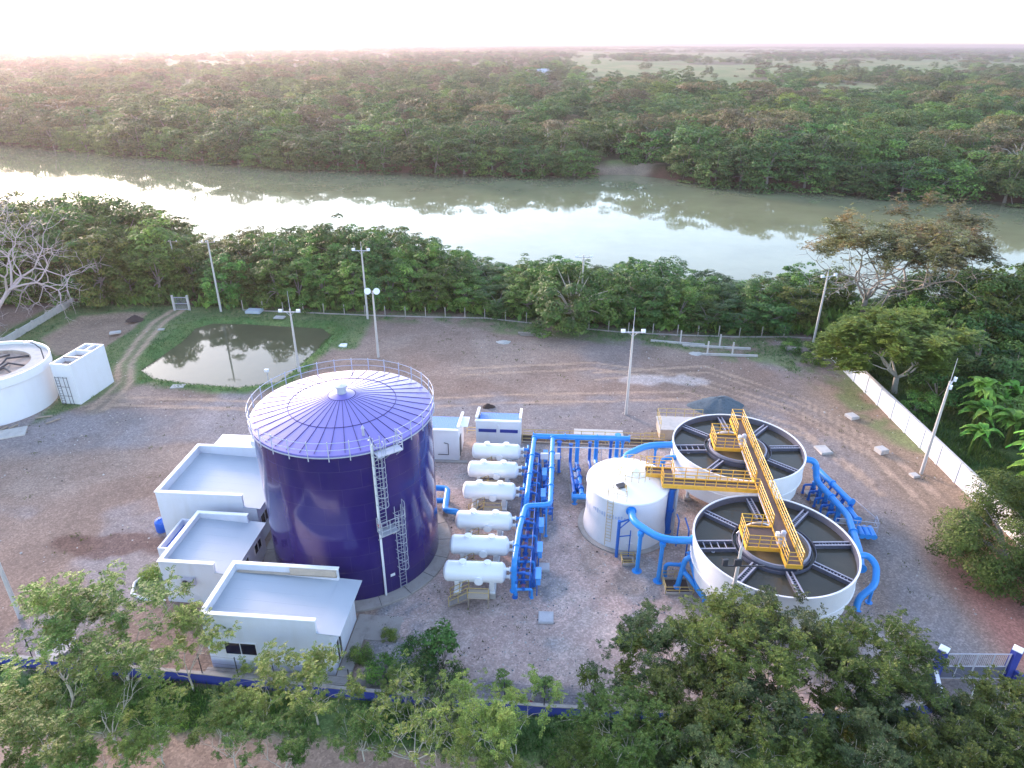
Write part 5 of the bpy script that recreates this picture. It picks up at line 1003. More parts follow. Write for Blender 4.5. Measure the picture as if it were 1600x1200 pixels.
slab(-54.5, 88.0, 1.4, 0.9, 0.15, 0.4, 'pale rubble slab beside the dry pond', 'paleconcrete', -0.1); slab(36.6, 83.2, 1.7, 1.0, 0.2, -0.2, 'pale lid in the grass near the far right corner', 'paleconcrete')
t = empty('round_basin', 'small round concrete basin behind the blue wall at lower left', 'basin', (-29.8, 32.9, 0)); MB().lathe([(0, 0.25), (1.0, 0.25), (1.0, 0.45), (1.15, 0.45), (1.15, 0)], n=36).build('ring_wall', M['paleconcrete'], t, True, angle=30)
t = empty('round_basin', 'pale broken concrete slab by the blue wall at lower left', 'slab', (-24.8, 32.2, 0)); MB().bb(-1.8, 1.4, -0.5, 0.6, 0, 0.3).build('slab', M['paleconcrete'], t, bevel=0.03); t.name = 'broken_slab'
# piles and debris
def lump(name, label, cat, loc3, R, h, m, seed, n=40, rz=0.0, ey=0.6):
    r = np.random.default_rng(seed); b = MB(); vs = []; rings = 14
    for i in range(rings+1):
        f = i/rings
        for k in range(n):
            a = 2*pi*k/n; rr = R*f*(1+0.12*sin(3*a+seed)+0.07*sin(7*a)); z = h*(1-f**1.5)*(1+0.05*r.random()) if f < 1 else -0.08
            vs.append((rr*cos(a)+r.normal(0, 0.02), rr*ey*sin(a)+r.normal(0, 0.02), z+r.normal(0, 0.03)*(f < 1)))
    b.add(vs, [(i*n+k, i*n+(k+1)%n, (i+1)*n+(k+1)%n, (i+1)*n+k) for i in range(rings) for k in range(n)])
    o = b.build(name, m, None, True, angle=80); o.location = loc3; o.rotation_euler = (0, 0, rz); return tag(o, label, cat)
lump('gravel_pile', 'dark grey blue cone of crushed stone behind the farther basin', 'gravel pile', (22.8, 67.2, 0), 3.1, 1.15, M['stone'], 5, ey=0.75)
lump('debris_pile', 'small heap of dark burnt debris behind the white cabins', 'debris', tuple(at(763, 636)), 0.75, 0.4, M['debris'], 8, 16); lump('debris_pile', 'dark brush heap on the far rim of the dry pond', 'debris', tuple(at(212, 500)), 1.3, 0.7, M['debris'], 9, 20)
lump('debris_pile', 'brown brush heap inside the blue wall right of the white block', 'debris', (-8.7, 30.4, 0), 1.2, 0.6, M['bark'], 10, 20); lump('debris_pile', 'small reddish heap on the grey strip behind the blue wall', 'debris', (1.0, 28.9, 0), 0.5, 0.25, M['rust'], 11, 16)
lump('rubble_patch', 'scattered pale rubble at the back of the dirt yard', 'rubble', tuple(at(787, 535)), 1.0, 0.25, M['paleconcrete'], 12, 16); lump('rubble_patch', 'scattered pale rubble at the left end of the twin post beam', 'rubble', tuple(at(1088, 553)), 1.0, 0.22, M['paleconcrete'], 13, 16)
t = empty('fallen_trunk', 'pair of fallen tree trunks at the back edge of the dirt yard', 'log', (3.0, 88.0, 0)); MB().tube([(-2.2, 0, 0.2), (0.3, -0.2, 0.25), (2.6, -0.3, 0.15)], [0.2, 0.16, 0.08], 8).build('trunk', M['bark'], t, True); MB().tube([(-1.9, -0.5, 0.12), (1.8, -0.8, 0.12)], [0.12, 0.07], 8).build('trunk', M['bark'], t, True)
# vertical thin masts beside the tank (poles mirrored in the pond)
t = empty('valve_standpipe', 'thin upright pipe with a small lamp left of the purple tank, by the pond', 'standpipe', (-28.2, 71.8, 0)); MB().cyl((0, 0, 0), (0, 0, 1.9), 0.05, 6).build('pipe', M['galv'], t, True); MB().box((0, 0, 2.0), (0.5, 0.3, 0.35)).build('lamp_head', M['lamp_glass'], t, bevel=0.04)
# farm buildings beyond the river
def shed(name, label, x, y, w_, d, h, rz, m):
    t = empty(name, label, 'farm shed', (x, y, -0.5), rz); MB().bb(-w_/2, w_/2, -d/2, d/2, 0, h).build('wall', M['wall'], t)
    b = MB(); b.add([(-w_/2-1, -d/2-1, h), (w_/2+1, -d/2-1, h), (w_/2+1, 0, h+d*0.2), (-w_/2-1, 0, h+d*0.2), (-w_/2-1, d/2+1, h), (w_/2+1, d/2+1, h)], [(0, 1, 2, 3), (3, 2, 5, 4)]); o = b.build('roof', m, t); s_ = o.modifiers.new('thickness', 'SOLIDIFY'); s_.thickness = 0.2
shed('farm_shed', 'long pale blue metal roofed shed among trees far across the river', 30, 800, 34, 16, 8, radians(38), M['steel_roof']); shed('farm_shed', 'grey roofed house among trees across the river at upper left', -204, 440, 14, 9, 5, radians(10), M['galv'])

# ------------------------------------------------------------ vegetation
def quads(name, P, U, V, m, parent=None, tips=True):
    "leaf blades: centre P, half length vector U, half width vector V; pointed, four corners each"
    n = len(P); co = np.empty((n, 4, 3)); co[:, 0] = P-U; co[:, 1] = P-0.1*U+V; co[:, 2] = P+U; co[:, 3] = P-0.1*U-V
    me = bpy.data.meshes.new(name); me.vertices.add(4*n); me.vertices.foreach_set('co', co.astype(np.float32).ravel())
    me.loops.add(4*n); me.loops.foreach_set('vertex_index', np.arange(4*n)); me.polygons.add(n); me.polygons.foreach_set('loop_start', np.arange(n)*4)
    me.update(calc_edges=True); me.materials.append(m); o = bpy.data.objects.new(name, me); C.objects.link(o)
    if parent is not None: o.parent = parent; KIDS.setdefault(parent.name, []).append(o)
    return o
def norm(v): return v/np.maximum(np.linalg.norm(v, axis=-1, keepdims=True), 1e-9)
def blades(r, P, Nn, ln, wd):
    "random blades lying roughly across the normals Nn"
    n = len(P); a = norm(np.cross(Nn, r.normal(size=(n, 3)))); b = norm(np.cross(Nn, a)); s = r.uniform(0.65, 1.3, (n, 1))
    return P, a*ln*0.5*s, b*wd*0.5*s
def bush_crown(seed, R, z0, z1, nc, nl, cr, ln, wd, flat_=1.0, droop=0.0, low=True):
    r = np.random.default_rng(seed); H = (z1-z0)/2; zc = (z0+z1)/2
    th = r.uniform(0, 2*pi, nc); u = r.uniform(-1.0 if low else -0.25, 0.9, nc); rr = r.uniform(0.55, 1.0, nc)**0.6
    lob = 1+0.22*np.sin(3*th+seed)+0.14*np.sin(5*th+2*seed+3*u)
    pr = np.where((u < 0) & low, 1-0.12*np.abs(u), np.sqrt(np.maximum(0, 1-u*u*0.8)))
    cc = np.stack([R*lob*rr*pr*np.cos(th), R*lob*rr*pr*np.sin(th), zc+H*u*rr*flat_*(1+0.15*np.sin(2*th+seed))], -1)
    cs = r.uniform(0.6, 1.35, nc)*cr; k = (nl*cs/cs.mean()).astype(int); idx = np.repeat(np.arange(nc), k); n = len(idx)
    d = norm(r.normal(size=(n, 3))); d[:, 2] = np.abs(d[:, 2])*0.9+0.1*d[:, 2]-0.25; rad = r.uniform(0.35, 1.0, (n, 1))**0.5
    P = cc[idx]+d*rad*cs[idx][:, None]*np.array([1.15, 1.15, 0.75]); P[:, 2] -= droop*r.random(n)
    P[:, 2] = np.maximum(P[:, 2], 0.15)
    out = P-np.array([0, 0, zc*0.6]); Nn = norm(norm(out)*0.5+d*0.7+np.array([0, 0, 0.55])+r.normal(size=(n, 3))*0.45)
    return cc, blades(r, P, Nn, ln, wd)
def limbs(seed, cc, z_fork, r0, b, n=10, n_sides=6):
    r = np.random.default_rng(seed+99); top = Vector((r.normal(0, 0.25), r.normal(0, 0.25), z_fork))
    b.tube([(0, 0, -0.3), (top.x*0.4, top.y*0.4, z_fork*0.5), top], [r0*1.25, r0, r0*0.85], n_sides+2)
    for i in r.permutation(len(cc))[:n]:
        c = Vector(cc[i]); mid = top.lerp(c, 0.5)+Vector((0, 0, 0.12*(c-top).length)); b.tube([top-Vector((0, 0, 0.2)), mid, c], [r0*0.6, r0*0.35, r0*0.12], n_sides)
def bush_tree(name, label, cat, m, seed, R, z0, z1, nc, nl, cr, ln, wd, bark='bark', fork=None, tr=0.16, nlimb=9, **k):
    t = empty(name, label, cat); cc, q = bush_crown(seed, R, z0, z1, nc, nl, cr, ln, wd, **k)
    quads('crown', *q, M[m], t); b = MB(); limbs(seed, cc, fork or z0+0.25*(z1-z0), tr, b, nlimb); b.build('trunk', M[bark], t, True); return t

def skeleton(seed, H, fork, nb, levels, spread, b, r0=0.12, up=0.25, wob=0.18, shrink=0.72, start=None, kids=(2, 3), first=0.5):
    "recursive branching; returns tips (point, direction)"
    r = np.random.default_rng(seed); tips = []
    def grow(p, d, l, rad, lev):
        pts = [p]; q = p.copy(); dd = d.copy(); n = 3
        for i in range(n):
            dd = (dd+Vector(r.normal(0, wob, 3))+Vector((0, 0, up*0.15))).normalized(); q = q+dd*(l/n); pts.append(q.copy())
            if lev <= 1: tips.append((q.copy(), dd.copy()))
        b.tube(pts, [rad, rad*0.85, rad*0.7, rad*0.55], 5 if lev < 3 else 7)
        if lev == 0: return
        k = r.integers(kids[0], kids[1]+1)
        a0 = r.uniform(0, 2*pi)
        for i in range(k):
            a = a0+2*pi*i/k+r.normal(0, 0.4); side = dd.orthogonal().normalized(); side.rotate(Matrix.Rotation(a, 3, dd).to_quaternion())
            nd = (dd*cos(spread)+side*sin(spread)*r.uniform(0.7, 1.3)+Vector((0, 0, up))).normalized(); grow(q, nd, l*shrink*r.uniform(0.8, 1.2), rad*0.58, lev-1)
    p0 = Vector((0, 0, -0.2)); top = Vector((r.normal(0, 0.15)*fork*0.3, r.normal(0, 0.15)*fork*0.3, fork)); b.tube([p0, (p0+top)/2+Vector((r.normal(0, .08), r.normal(0, .08), 0)), top], [r0*1.3, r0*1.05, r0], 8)
    for i in range(nb):
        a = 2*pi*i/nb+r.normal(0, 0.35); s = spread*r.uniform(0.7, 1.35); grow(top.copy(), Vector((sin(s)*cos(a), sin(s)*sin(a), cos(s))), H*first*r.uniform(0.8, 1.15)*0.55, r0*0.6, levels)
    return tips
def sprays(seed, tips, per, ln, leaf, wd, pairs, spreadr=0.25, flat_=0.35):
    "feathery leaf sprays: pairs of leaflets along a drooping stalk"
    r = np.random.default_rng(seed+5); P0 = np.array([t[0] for t in tips]); D0 = np.array([t[1] for t in tips]); P0 = np.repeat(P0, per, 0); D0 = np.repeat(D0, per, 0); n = len(P0)
    P0 = P0+r.normal(0, spreadr, (n, 3)); d = norm(D0*0.4+r.normal(size=(n, 3))*np.array([1, 1, flat_])+np.array([0, 0, 0.15])); sid = norm(np.cross(d, np.array([0, 0, 1.0])+r.normal(0, 0.25, (n, 3)))); L_ = r.uniform(0.7, 1.2, (n, 1))*ln
    Ps, Us, Vs = [], [], []
    for j in range(pairs):
        f = (j+0.6)/pairs; c = P0+d*L_*f; c[:, 2] -= 0.35*ln*f*f; w_ = leaf*(1-0.45*abs(f-0.45)); 
        for s in (-1, 1):
            u = norm(sid*s+d*0.45+r.normal(0, 0.12, (n, 3)))*w_*0.5; v = norm(np.cross(u, np.array([0, 0, 1.0])+r.normal(0, 0.3, (n, 3))))*wd*0.5; Ps.append(c+u); Us.append(u); Vs.append(v)
    return np.concatenate(Ps), np.concatenate(Us), np.concatenate(Vs)
def feather_tree(name, label, cat, m, seed, H, fork, nb, levels, spread, per, ln, leaf, wd, pairs, bark='palebark', r0=0.11, keep=1.0, **k):
    t = empty(name, label, cat); b = MB(); zk = k.pop('zkeep', 0); sp = k.pop('spreadr', 0.25); fl = k.pop('flat_', 0.35); tips = skeleton(seed, H, fork, nb, levels, spread, b, r0, **k)
    r = np.random.default_rng(seed); zt = max(x[0].z for x in tips)*zk; tips = [x for x in tips if r.random() < keep and x[0].z > zt]
    if per: quads('crown', *sprays(seed, tips, per, ln, leaf, wd, pairs, sp, fl), M[m], t)
    b.build('trunk' if per else 'branches', M[bark], t, True); return t
def place(proto, used, loc3, rz, sc, label, group):
    if proto.name not in used:
        used.add(proto.name); proto.location = loc3; proto.rotation_euler = (0, 0, rz); proto.scale = sc if hasattr(sc, '__len__') else (sc,)*3; proto['label'] = label; proto['group'] = group; return proto
    return dup(proto, loc3, rz, label, group, sc)
used = set(); R_ = random.Random(11)
def gz(x, y): return float(height(np.array([x]), np.array([y]))[0])

# the belt between the yard and the river
BL = [bush_tree('broadleaf_tree', '', 'tree', m, s, R, 0.3, H, nc, 84, 0.95, 0.40, 0.22, tr=0.17, fork=3) for m, s, R, H, nc in
      (('leaf', 1, 3.5, 9.6, 72), ('leaf', 2, 3.9, 9.0, 78), ('leaf_dark', 3, 3.4, 10.0, 70), ('leaf_dark', 4, 4.0, 9.3, 80), ('leaf', 5, 3.0, 9.9, 60), ('leaf_olive', 6, 3.7, 9.2, 70))]
OUT = [(-60, 280), (0, 290), (60, 297), (150, 303), (230, 322), (280, 345), (310, 378), (340, 362), (400, 352), (450, 362), (480, 338), (530, 345), (590, 352), (640, 358), (700, 380), (760, 412), (792, 432), (822, 396), (880, 402), (950, 412), (1000, 400), (1060, 405), (1110, 428), (1145, 458), (1200, 422), (1260, 412), (1320, 418), (1345, 470), (1400, 470), (1450, 415), (1500, 400), (1560, 398), (1700, 400)]
ox, oy = zip(*OUT)
def top_for(x, y):
    px = 800
    for _ in range(3):
        h = 7; v = CM.transposed() @ Vector((x, y, h-CH)); px = 800+FPX*v.x/-v.z
    return px, at(px, float(np.interp(px, ox, oy)), 0), float(np.interp(px, ox, oy))
tones = {0: 'bright green round', 1: 'broad mid green', 2: 'tall dark green', 3: 'wide dark green', 4: 'slender bright green', 5: 'olive green'}
marks = [(-90, 'left of the dry pond'), (-62, 'behind the dry pond'), (-50, 'near the small pond gate'), (-40, 'behind the pond, right of the power pole'), (-28, 'behind the floodlight pole of the pond'), (-18, 'right behind the tallest pole'), (-8, 'above the globe lamps'), (2, 'above the dirt yard centre'), (12, 'left of the lone yard pole'), (22, 'right of the lone yard pole'), (32, 'above the twin post beam'), (44, 'behind the corner pole'), (58, 'under the big umbrella tree'), (200, 'at the far right beyond the white wall')]
def where(x): return [t for a, t in marks if x <= a][0]
ri = 0; seen = {}
def fence_y(x): return float(np.interp(x, [-95, -70, -20, 0, 8, 20, 41, 60, 90], [96, 100, 97.5, 95.5, 92.8, 90.5, 89.5, 84, 78]))
for row, (off, step, hf) in enumerate(((1.3, 4.2, 0.66), (5.5, 4.6, 0.93), (11.5, 5.0, 1.0), (17, 5.6, 1.0), (23, 6, 1.0), (29, 6, 1.0), (36, 6.5, 1.0))):
    x = -98.0+row*2.2
    while x < 92:
        y = fence_y(x)+off+R_.uniform(-1.2, 1.2); lim = float(np.interp(x, nbx, nby))-1.0
        if y < lim and not (row == 0 and (-51.5 < x < -46)) and not (row < 2 and 41 < x < 50):
            px, _, py = top_for(x, y); d = CM @ Vector(((px-800)/FPX, -(py-600)/FPX, -1)); h = CH+d.z*(y/d.y)
            g = gz(x, y); h = min(max((h-g)*hf*R_.uniform(0.8, 1.1), 3.6), 13); k = R_.randrange(6)
            if x < -38 and R_.random() < 0.4: k = 5
            if 38 < x and R_.random() < 0.5: k = R_.choice([3, 5])
            s = h/9.6; place(BL[k], used, (x, y, g-0.1), R_.uniform(0, 6.28), (max(s, 0.78), max(s, 0.78), s), tones[k]+' tree '+['in the front row ', 'in the second row ', 'deep in the belt ', 'deep in the belt ', 'on the river side ', 'on the river side ', 'on the river side '][row]+where(x), 'broadleaf trees in the belt before the river')
        x += step*R_.uniform(0.8, 1.2)
# drooping tree that spills into the yard
dt = bush_tree('spreading_tree', 'wide drooping tree spilling over the fence into the back of the dirt yard', 'tree', 'leaf_dark', 21, 6.2, 0.2, 8.6, 120, 85, 1.05, 0.5, 0.2, bark='palebark', nlimb=26, tr=0.2, fork=2.0); dt.location = (8.6, 91.0, 0)
# umbrella trees on the river bank
for seed, px_, py_, z_, sc, lab in ((31, 1380, 470, 3, 1.0, 'big flat topped umbrella tree left of its twin on the river bank'), (34, 1437, 445, 4, 1.12, 'largest umbrella tree with pale forked trunk on the right river bank')):
    t = feather_tree('umbrella_tree', lab, 'tree', 'leaf_acacia', seed, 17, 5.5, 6, 4, radians(50), 9, 0.9, 0.44, 0.18, 4, bark='bark', r0=0.36, up=0.04, wob=0.16, shrink=0.78, spreadr=0.40, flat_=0.06, first=0.52, keep=1.0, zkeep=0.66)
    p = Vector((49.5, 92.0, 0)) if seed == 31 else Vector((56.0, 93.5, 0)); t.location = (p.x, p.y, -0.8); t.scale = (0.98*sc, 0.85*sc, 0.86*sc); t['group'] = 'umbrella trees on the right river bank'
# yellow green tree over the right wall
t = feather_tree('feathery_tree', 'yellow green feathery tree overhanging the back end of the white right wall', 'tree', 'leaf_yellow', 41, 10, 2.2, 6, 4, radians(40), 7, 0.65, 0.36, 0.14, 5, r0=0.22, up=0.20, wob=0.15, shrink=0.72, spreadr=0.3, flat_=0.25, first=0.52); t.location = (44.0, 71.0, 0); t.scale = (1.35, 1.2, 0.86)
# bare tree at the left edge
t = feather_tree('bare_tree', 'large leafless grey tree spreading at the left edge', 'tree', 'leaf', 52, 20, 2.2, 7, 5, radians(46), 0, 0, 0, 0, 0, bark='bare', r0=0.55, up=0.10, wob=0.22, shrink=0.76, kids=(3, 3), first=0.52); t.location = (-71.0, 88.0, 0); t.scale = (0.95, 0.9, 0.95)
# bushes by the right wall
t = bush_tree('round_bush', 'big round dark olive bush at the right edge beside the gate road', 'bush', 'leaf_olive', 61, 5.2, 0.1, 6.6, 230, 230, 1.0, 0.24, 0.08, nlimb=18, tr=0.2, fork=1.0); t.location = (37.9, 40.8, 0)
MBU = [bush_tree('shrub', '', 'shrub', m, s, R, 0.05, H, nc, 90, 0.7, 0.26, 0.13, nlimb=5, tr=0.07, fork=0.5) for m, s, R, H, nc in (('leaf', 71, 2.0, 3.0, 30), ('leaf_dark', 72, 2.4, 3.6, 36), ('leaf_feather', 73, 1.7, 2.4, 26))]
spots = [(43.5, 78, 1.1, 'behind the back end of the white right wall'), (44, 66, 0.9, 'outside the white right wall under the yellow green tree'), (48, 69, 1.3, 'outside the white right wall right of the yellow green tree'), (52, 64, 1.5, 'behind the banana plants, left one'), (56, 70, 1.8, 'behind the banana plants, farther back'), (60, 62, 1.7, 'at the right edge above the banana plants'), (58, 78, 1.9, 'at the right edge below the umbrella trees'), (50, 78, 1.5, 'between the umbrella trees and the yellow green tree'), (66, 84, 2.0, 'at the right edge by the water'), (47, 47, 1.2, 'outside the wall above the round olive bush'), (52, 52, 1.5, 'at the right edge below the banana plants'), (38.2, 79.5, 0.9, 'inside the corner before the right wall'), (36.2, 82.5, 0.6, 'in the weeds at the foot of the corner pole'), (49, 83, 1.6, 'right behind the corner pole')
         , (-27.0, 39.8, 0.42, 'yellowish, inside the curved white curb'), (-26.3, 42.2, 0.4, 'beside the water box of the middle block'), (-5.9, 31.3, 0.62, 'dark, inside the blue wall right of the front block'), (-4.6, 30.2, 0.66, 'dark, against the blue wall right of the front block'), (-9.7, 32.5, 0.4, 'low, beside the apron of the front block'), (-8.0, 30.9, 0.5, 'low, between the front block and dark shrubs'), (-8.2, 34.0, 0.3, 'small, on the apron corner of the front block')]
for i, (x, y, s, w_) in enumerate(spots):
    k = [1, 0, 1, 0, 1, 0, 1, 1, 0, 1, 0, 0, 0, 1, 2, 2, 1, 1, 2, 0, 2][i]; place(MBU[k], used, (x, y, gz(x, y)-0.05), i*1.3, s, 'leafy green shrub '+w_, 'green shrubs around the plant')
# banana plants
def banana(seed):
    t = empty('banana_plant', '', 'banana plant'); r = random.Random(seed); st = MB(); lf = MB()
    for k in range(3):
        ox_, oy_ = (r.uniform(-0.5, 0.5), r.uniform(-0.5, 0.5)); h = r.uniform(1.6, 2.6); st.tube([(ox_, oy_, 0), (ox_, oy_, h)], [0.14, 0.09], 8)
        for j in range(9):
            a = r.uniform(0, 2*pi); el = r.uniform(0.5, 1.3); L_ = r.uniform(1.6, 2.3); w_ = 0.27; pts = []
            for i in range(8):
                f = i/7; dr = f*L_*cos(el*(1-0.1*f)); z = h+f*L_*sin(el)-1.1*f*f*L_*0.7; pts.append(Vector((ox_+dr*cos(a), oy_+dr*sin(a), z)))
            sd_ = Vector((-sin(a), cos(a), 0))
            for i in range(7):
                wa = w_*sin(pi*min(1, 0.08+i/7.0))**0.6; wb = w_*sin(pi*min(0.97, 0.08+(i+1)/7.0))**0.6; u = Vector((0, 0, 0.09))
                lf.add([pts[i]-sd_*wa+u, pts[i], pts[i+1], pts[i+1]-sd_*wb+u, pts[i]+sd_*wa+u, pts[i+1]+sd_*wb+u], [(0, 1, 2, 3), (1, 4, 5, 2)])
    lf.build('leaves', M['leaf_banana'], t, True); st.build('stem', M['leaf_olive'], t, True); return t
bp = [banana(1), banana(2)]
for i, (x, y, s, w_) in enumerate([(49.8, 64.5, 1.25, 'farthest back, left of its neighbours'), (52.5, 65, 1.2, 'farthest back near the right edge'), (46.8, 60.5, 1.1, 'just behind the rod pole'), (49.3, 59.4, 1.15, 'in the middle of the bright clump'), (47.5, 54.3, 1.2, 'close to the wall, lower in the clump'), (51, 55.5, 1.3, 'at the right edge in the middle'), (45.8, 50.5, 1.05, 'frontmost, above the round olive bush'), (49.5, 51, 1.2, 'frontmost at the right edge'), (44.8, 57.2, 0.9, 'small, right against the outer side of the wall')]):
    place(bp[i % 2], used, (x, y, gz(x, y)), i*2.1, s*1.25, 'bright banana plant outside the right wall, '+w_, 'banana plants outside the right wall')
# foreground trees outside the blue wall
FT = [feather_tree('feathery_tree', '', 'tree', 'leaf_feather', 81, 8.5, 1.8, 4, 4, radians(30), 3, 0.40, 0.17, 0.07, 6, spreadr=0.09, r0=0.08, keep=0.62),
      feather_tree('feathery_tree', '', 'tree', 'leaf_feather', 82, 8.5, 1.3, 5, 4, radians(34), 3, 0.40, 0.17, 0.07, 6, spreadr=0.09, r0=0.08, keep=0.45),
      feather_tree('open_crowned_tree', '', 'tree', 'leaf_olive', 83, 9.0, 2.0, 5, 4, radians(36), 7, 0.30, 0.155, 0.075, 4, spreadr=0.13, r0=0.12, keep=0.62),
      feather_tree('open_crowned_tree', '', 'tree', 'leaf_dusty', 84, 9.0, 1.6, 5, 4, radians(40), 7, 0.30, 0.15, 0.075, 4, spreadr=0.13, r0=0.12, keep=0.55),
      feather_tree('thin_leaved_tree', '', 'tree', 'leaf_feather', 85, 8.0, 0.6, 6, 4, radians(42), 2, 0.36, 0.16, 0.07, 5, spreadr=0.12, r0=0.08, keep=0.22)]
def fg(px, py, z, k, s, lab, g):
    p = at(px, py, z*0.72); place(FT[k], used, (p.x, p.y, -0.1), px*0.7, s, lab, g)
G1, G2, G3 = 'feathery trees in the left foreground', 'dark open crowned trees in the right foreground', 'thin trees in the middle foreground'
fg(70, 985, 8, 0, 0.95, 'feathery tree before the leaning pole, leftmost of the upper row', G1); fg(165, 960, 8, 1, 1.0, 'feathery tree between the leaning pole and the middle block', G1); fg(275, 985, 7, 0, 0.72, 'feathery tree whose twigs reach the front white block', G1)
fg(40, 1100, 7, 1, 0.9, 'feathery tree in the lower left corner, upper one', G1); fg(150, 1080, 7, 0, 0.85, 'feathery tree in front of the small round basin', G1); fg(230, 1110, 6, 1, 0.55, 'small feathery tree over the dirt track at left', G1); fg(15, 1190, 6.5, 0, 0.8, 'feathery tree cropped by the lower left corner', G1); fg(110, 1200, 6, 1, 0.7, 'feathery tree cropped by the bottom edge at left', G1)
fg(400, 1060, 6, 1, 0.62, 'feathery tree before the dark window of the front block', G3); fg(480, 1035, 7, 0, 0.7, 'tallest feathery tree before the right corner of the front block', G3); fg(430, 1150, 5, 1, 0.6, 'bushy feathery tree on the bottom edge under the front block', G3); fg(560, 1120, 5, 0, 0.5, 'small feathery tree left of the pale branched tree', G3)
fg(350, 1130, 5, 0, 0.5, 'small feathery tree right of the bare dirt track', G3); fg(640, 1105, 6.5, 4, 0.85, 'pale branched nearly leafless tree in the middle foreground', G3); fg(720, 1120, 5, 4, 0.7, 'second pale branched tree, right of the first', G3); fg(620, 1065, 4, 1, 0.42, 'small bright tree against the blue wall', G3); fg(700, 1085, 4, 3, 0.38, 'small leafy tree against the blue wall, right one', G3)
fg(800, 1150, 6, 0, 0.78, 'dense feathery tree at the bottom centre', G3); fg(770, 1215, 5, 1, 0.6, 'feathery tree cropped at the bottom centre', G3); fg(880, 1200, 3, 3, 0.35, 'low leafy tree at the bottom, right of centre', G3)
for px, py, z, k, s, w_ in ((1040, 985, 8, 3, 0.8, 'leftmost, reaching over the gravel yard'), (1130, 975, 9, 2, 0.95, 'touching the foot of the weathered floodlight pole'), (1225, 990, 9, 3, 0.95, 'directly in front of the nearer basin'), (1320, 1040, 8, 2, 0.9, 'right of the nearer basin'), (1405, 1085, 7, 3, 0.8, 'nearest to the gate on its left'), (1060, 1085, 8, 2, 0.75, 'second row, left end'), (1165, 1090, 8, 3, 0.9, 'second row, under the pole'), (1370, 1165, 7, 3, 0.85, 'second row, right'), (1000, 1180, 6, 2, 0.7, 'bottom edge, left end'), (1110, 1190, 6, 3, 0.8, 'bottom edge, second from left'), (1225, 1205, 6, 2, 0.8, 'bottom edge, middle'), (1470, 1190, 5.5, 2, 0.75, 'bottom edge below the gate'), (1560, 1150, 5, 3, 0.7, 'right of the gate, lower right corner'), (1600, 1200, 6, 2, 0.8, 'cropped by the lower right corner'), (930, 1190, 4, 2, 0.45, 'small, by the end of the visible blue wall'), (1530, 1210, 5, 3, 0.7, 'cropped by the bottom edge near the corner')):
    fg(px, py, z, k, s, 'dark open crowned tree, '+w_, G2)
# saplings by the blue wall
sp = bush_tree('sapling', '', 'sapling', 'leaf_feather', 91, 0.42, 0.4, 1.7, 12, 40, 0.28, 0.24, 0.07, nlimb=4, tr=0.03, fork=0.5)
for i, (px, py, w_) in enumerate(((785, 1082, 'leftmost of four on the grey strip'), (848, 1085, 'second from left on the grey strip'), (920, 1086, 'tallest of four, third from left'), (985, 1088, 'rightmost of four on the pebbles'))):
    p = at(px, py); place(sp, used, (p.x, p.y, 0), i*1.7, (1.1, 1.1, (0.95, 0.75, 1.5, 0.85)[i]), 'slim bright sapling inside the blue wall, '+w_, 'saplings inside the blue wall')
hp = bush_tree('leafy_sapling', 'dark broad leaved sapling with two heads right of the front block', 'sapling', 'leaf_dark', 92, 0.9, 1.0, 3.4, 16, 46, 0.45, 0.26, 0.17, nlimb=9, tr=0.05, fork=1.0); hp.location = (-4.4, 31.6, 0)

# trees on the far bank: the first rows one by one
FB = [bush_tree('riverside_tree', '', 'tree', m, s, R, -1.5, H, nc, int(nl*1.9), cr, 0.62, 0.38, tr=0.3, nlimb=5, fork=3) for m, s, R, H, nc, nl, cr in
      (('leaf_dark', 101, 6.2, 13, 64, 42, 1.9), ('leaf', 102, 6.6, 12, 66, 42, 1.9), ('leaf_dark', 103, 5.8, 14, 60, 44, 1.9), ('leaf_far', 104, 6.4, 13, 60, 42, 1.9))]
FB2 = [bush_tree('woodland_tree', '', 'tree', m, s, R, z0, H, nc, int(nl*1.7), cr, 0.62, 0.36, bark='palebark', tr=0.3, nlimb=10, low=False) for m, s, R, z0, H, nc, nl, cr in
      (('leaf_brown', 105, 6.5, 4.0, 13, 46, 34, 1.8), ('leaf_acacia', 106, 8.5, 7.5, 12, 44, 36, 2.0), ('leaf_yellow', 107, 6.0, 2.0, 13, 46, 38, 1.8))]
ALLF = FB+FB2
cname = ['dark green round', 'mid green broad', 'tall dark green', 'mixed green', 'dry brownish', 'flat topped sparse', 'yellow green']
fm = [(-150, 'at the far left end'), (-90, 'above the bare left tree'), (-45, 'left of the purple tank top'), (-5, 'above the purple tank'), (20, 'left of the small mud beach'), (55, 'behind the small mud beach'), (90, 'right of the small mud beach'), (130, 'above the umbrella trees'), (500, 'at the far right end')]
for row, (off, step) in enumerate(((-0.5, 8.5), (12, 10), (22, 11), (33, 12))):
    x = -335.0 if row == 0 else -330
    while x < 230:
        y = float(np.interp(x, fbx, fby))+off+R_.uniform(-2.5, 2.5)
        if abs(x) < y*0.86+10 and not (row == 0 and 22 < x < 50) and not (row == 1 and 30 < x < 44):
            k = R_.randrange(4) if row < 2 else R_.choice([0, 1, 2, 3, 3, 4, 4, 5, 6]); s = R_.uniform(0.78, 1.2)*(0.92 if row == 0 else 1.0)
            g = -2.6 if row == 0 else (-0.6); place(ALLF[k], used, (x, y, g), R_.uniform(0, 6.28), (s*(1.25 if row < 2 else 1.05), s*(1.15 if row < 2 else 1.0), s*R_.uniform(0.82, 1.15)), cname[k]+' riverside tree '+['at the water line, ', 'behind the water line, ', 'in the third row, ', 'in the fourth row, '][row]+[t for a, t in fm if x <= a][0], 'trees along the far bank')
        x += step*R_.uniform(0.75, 1.25)
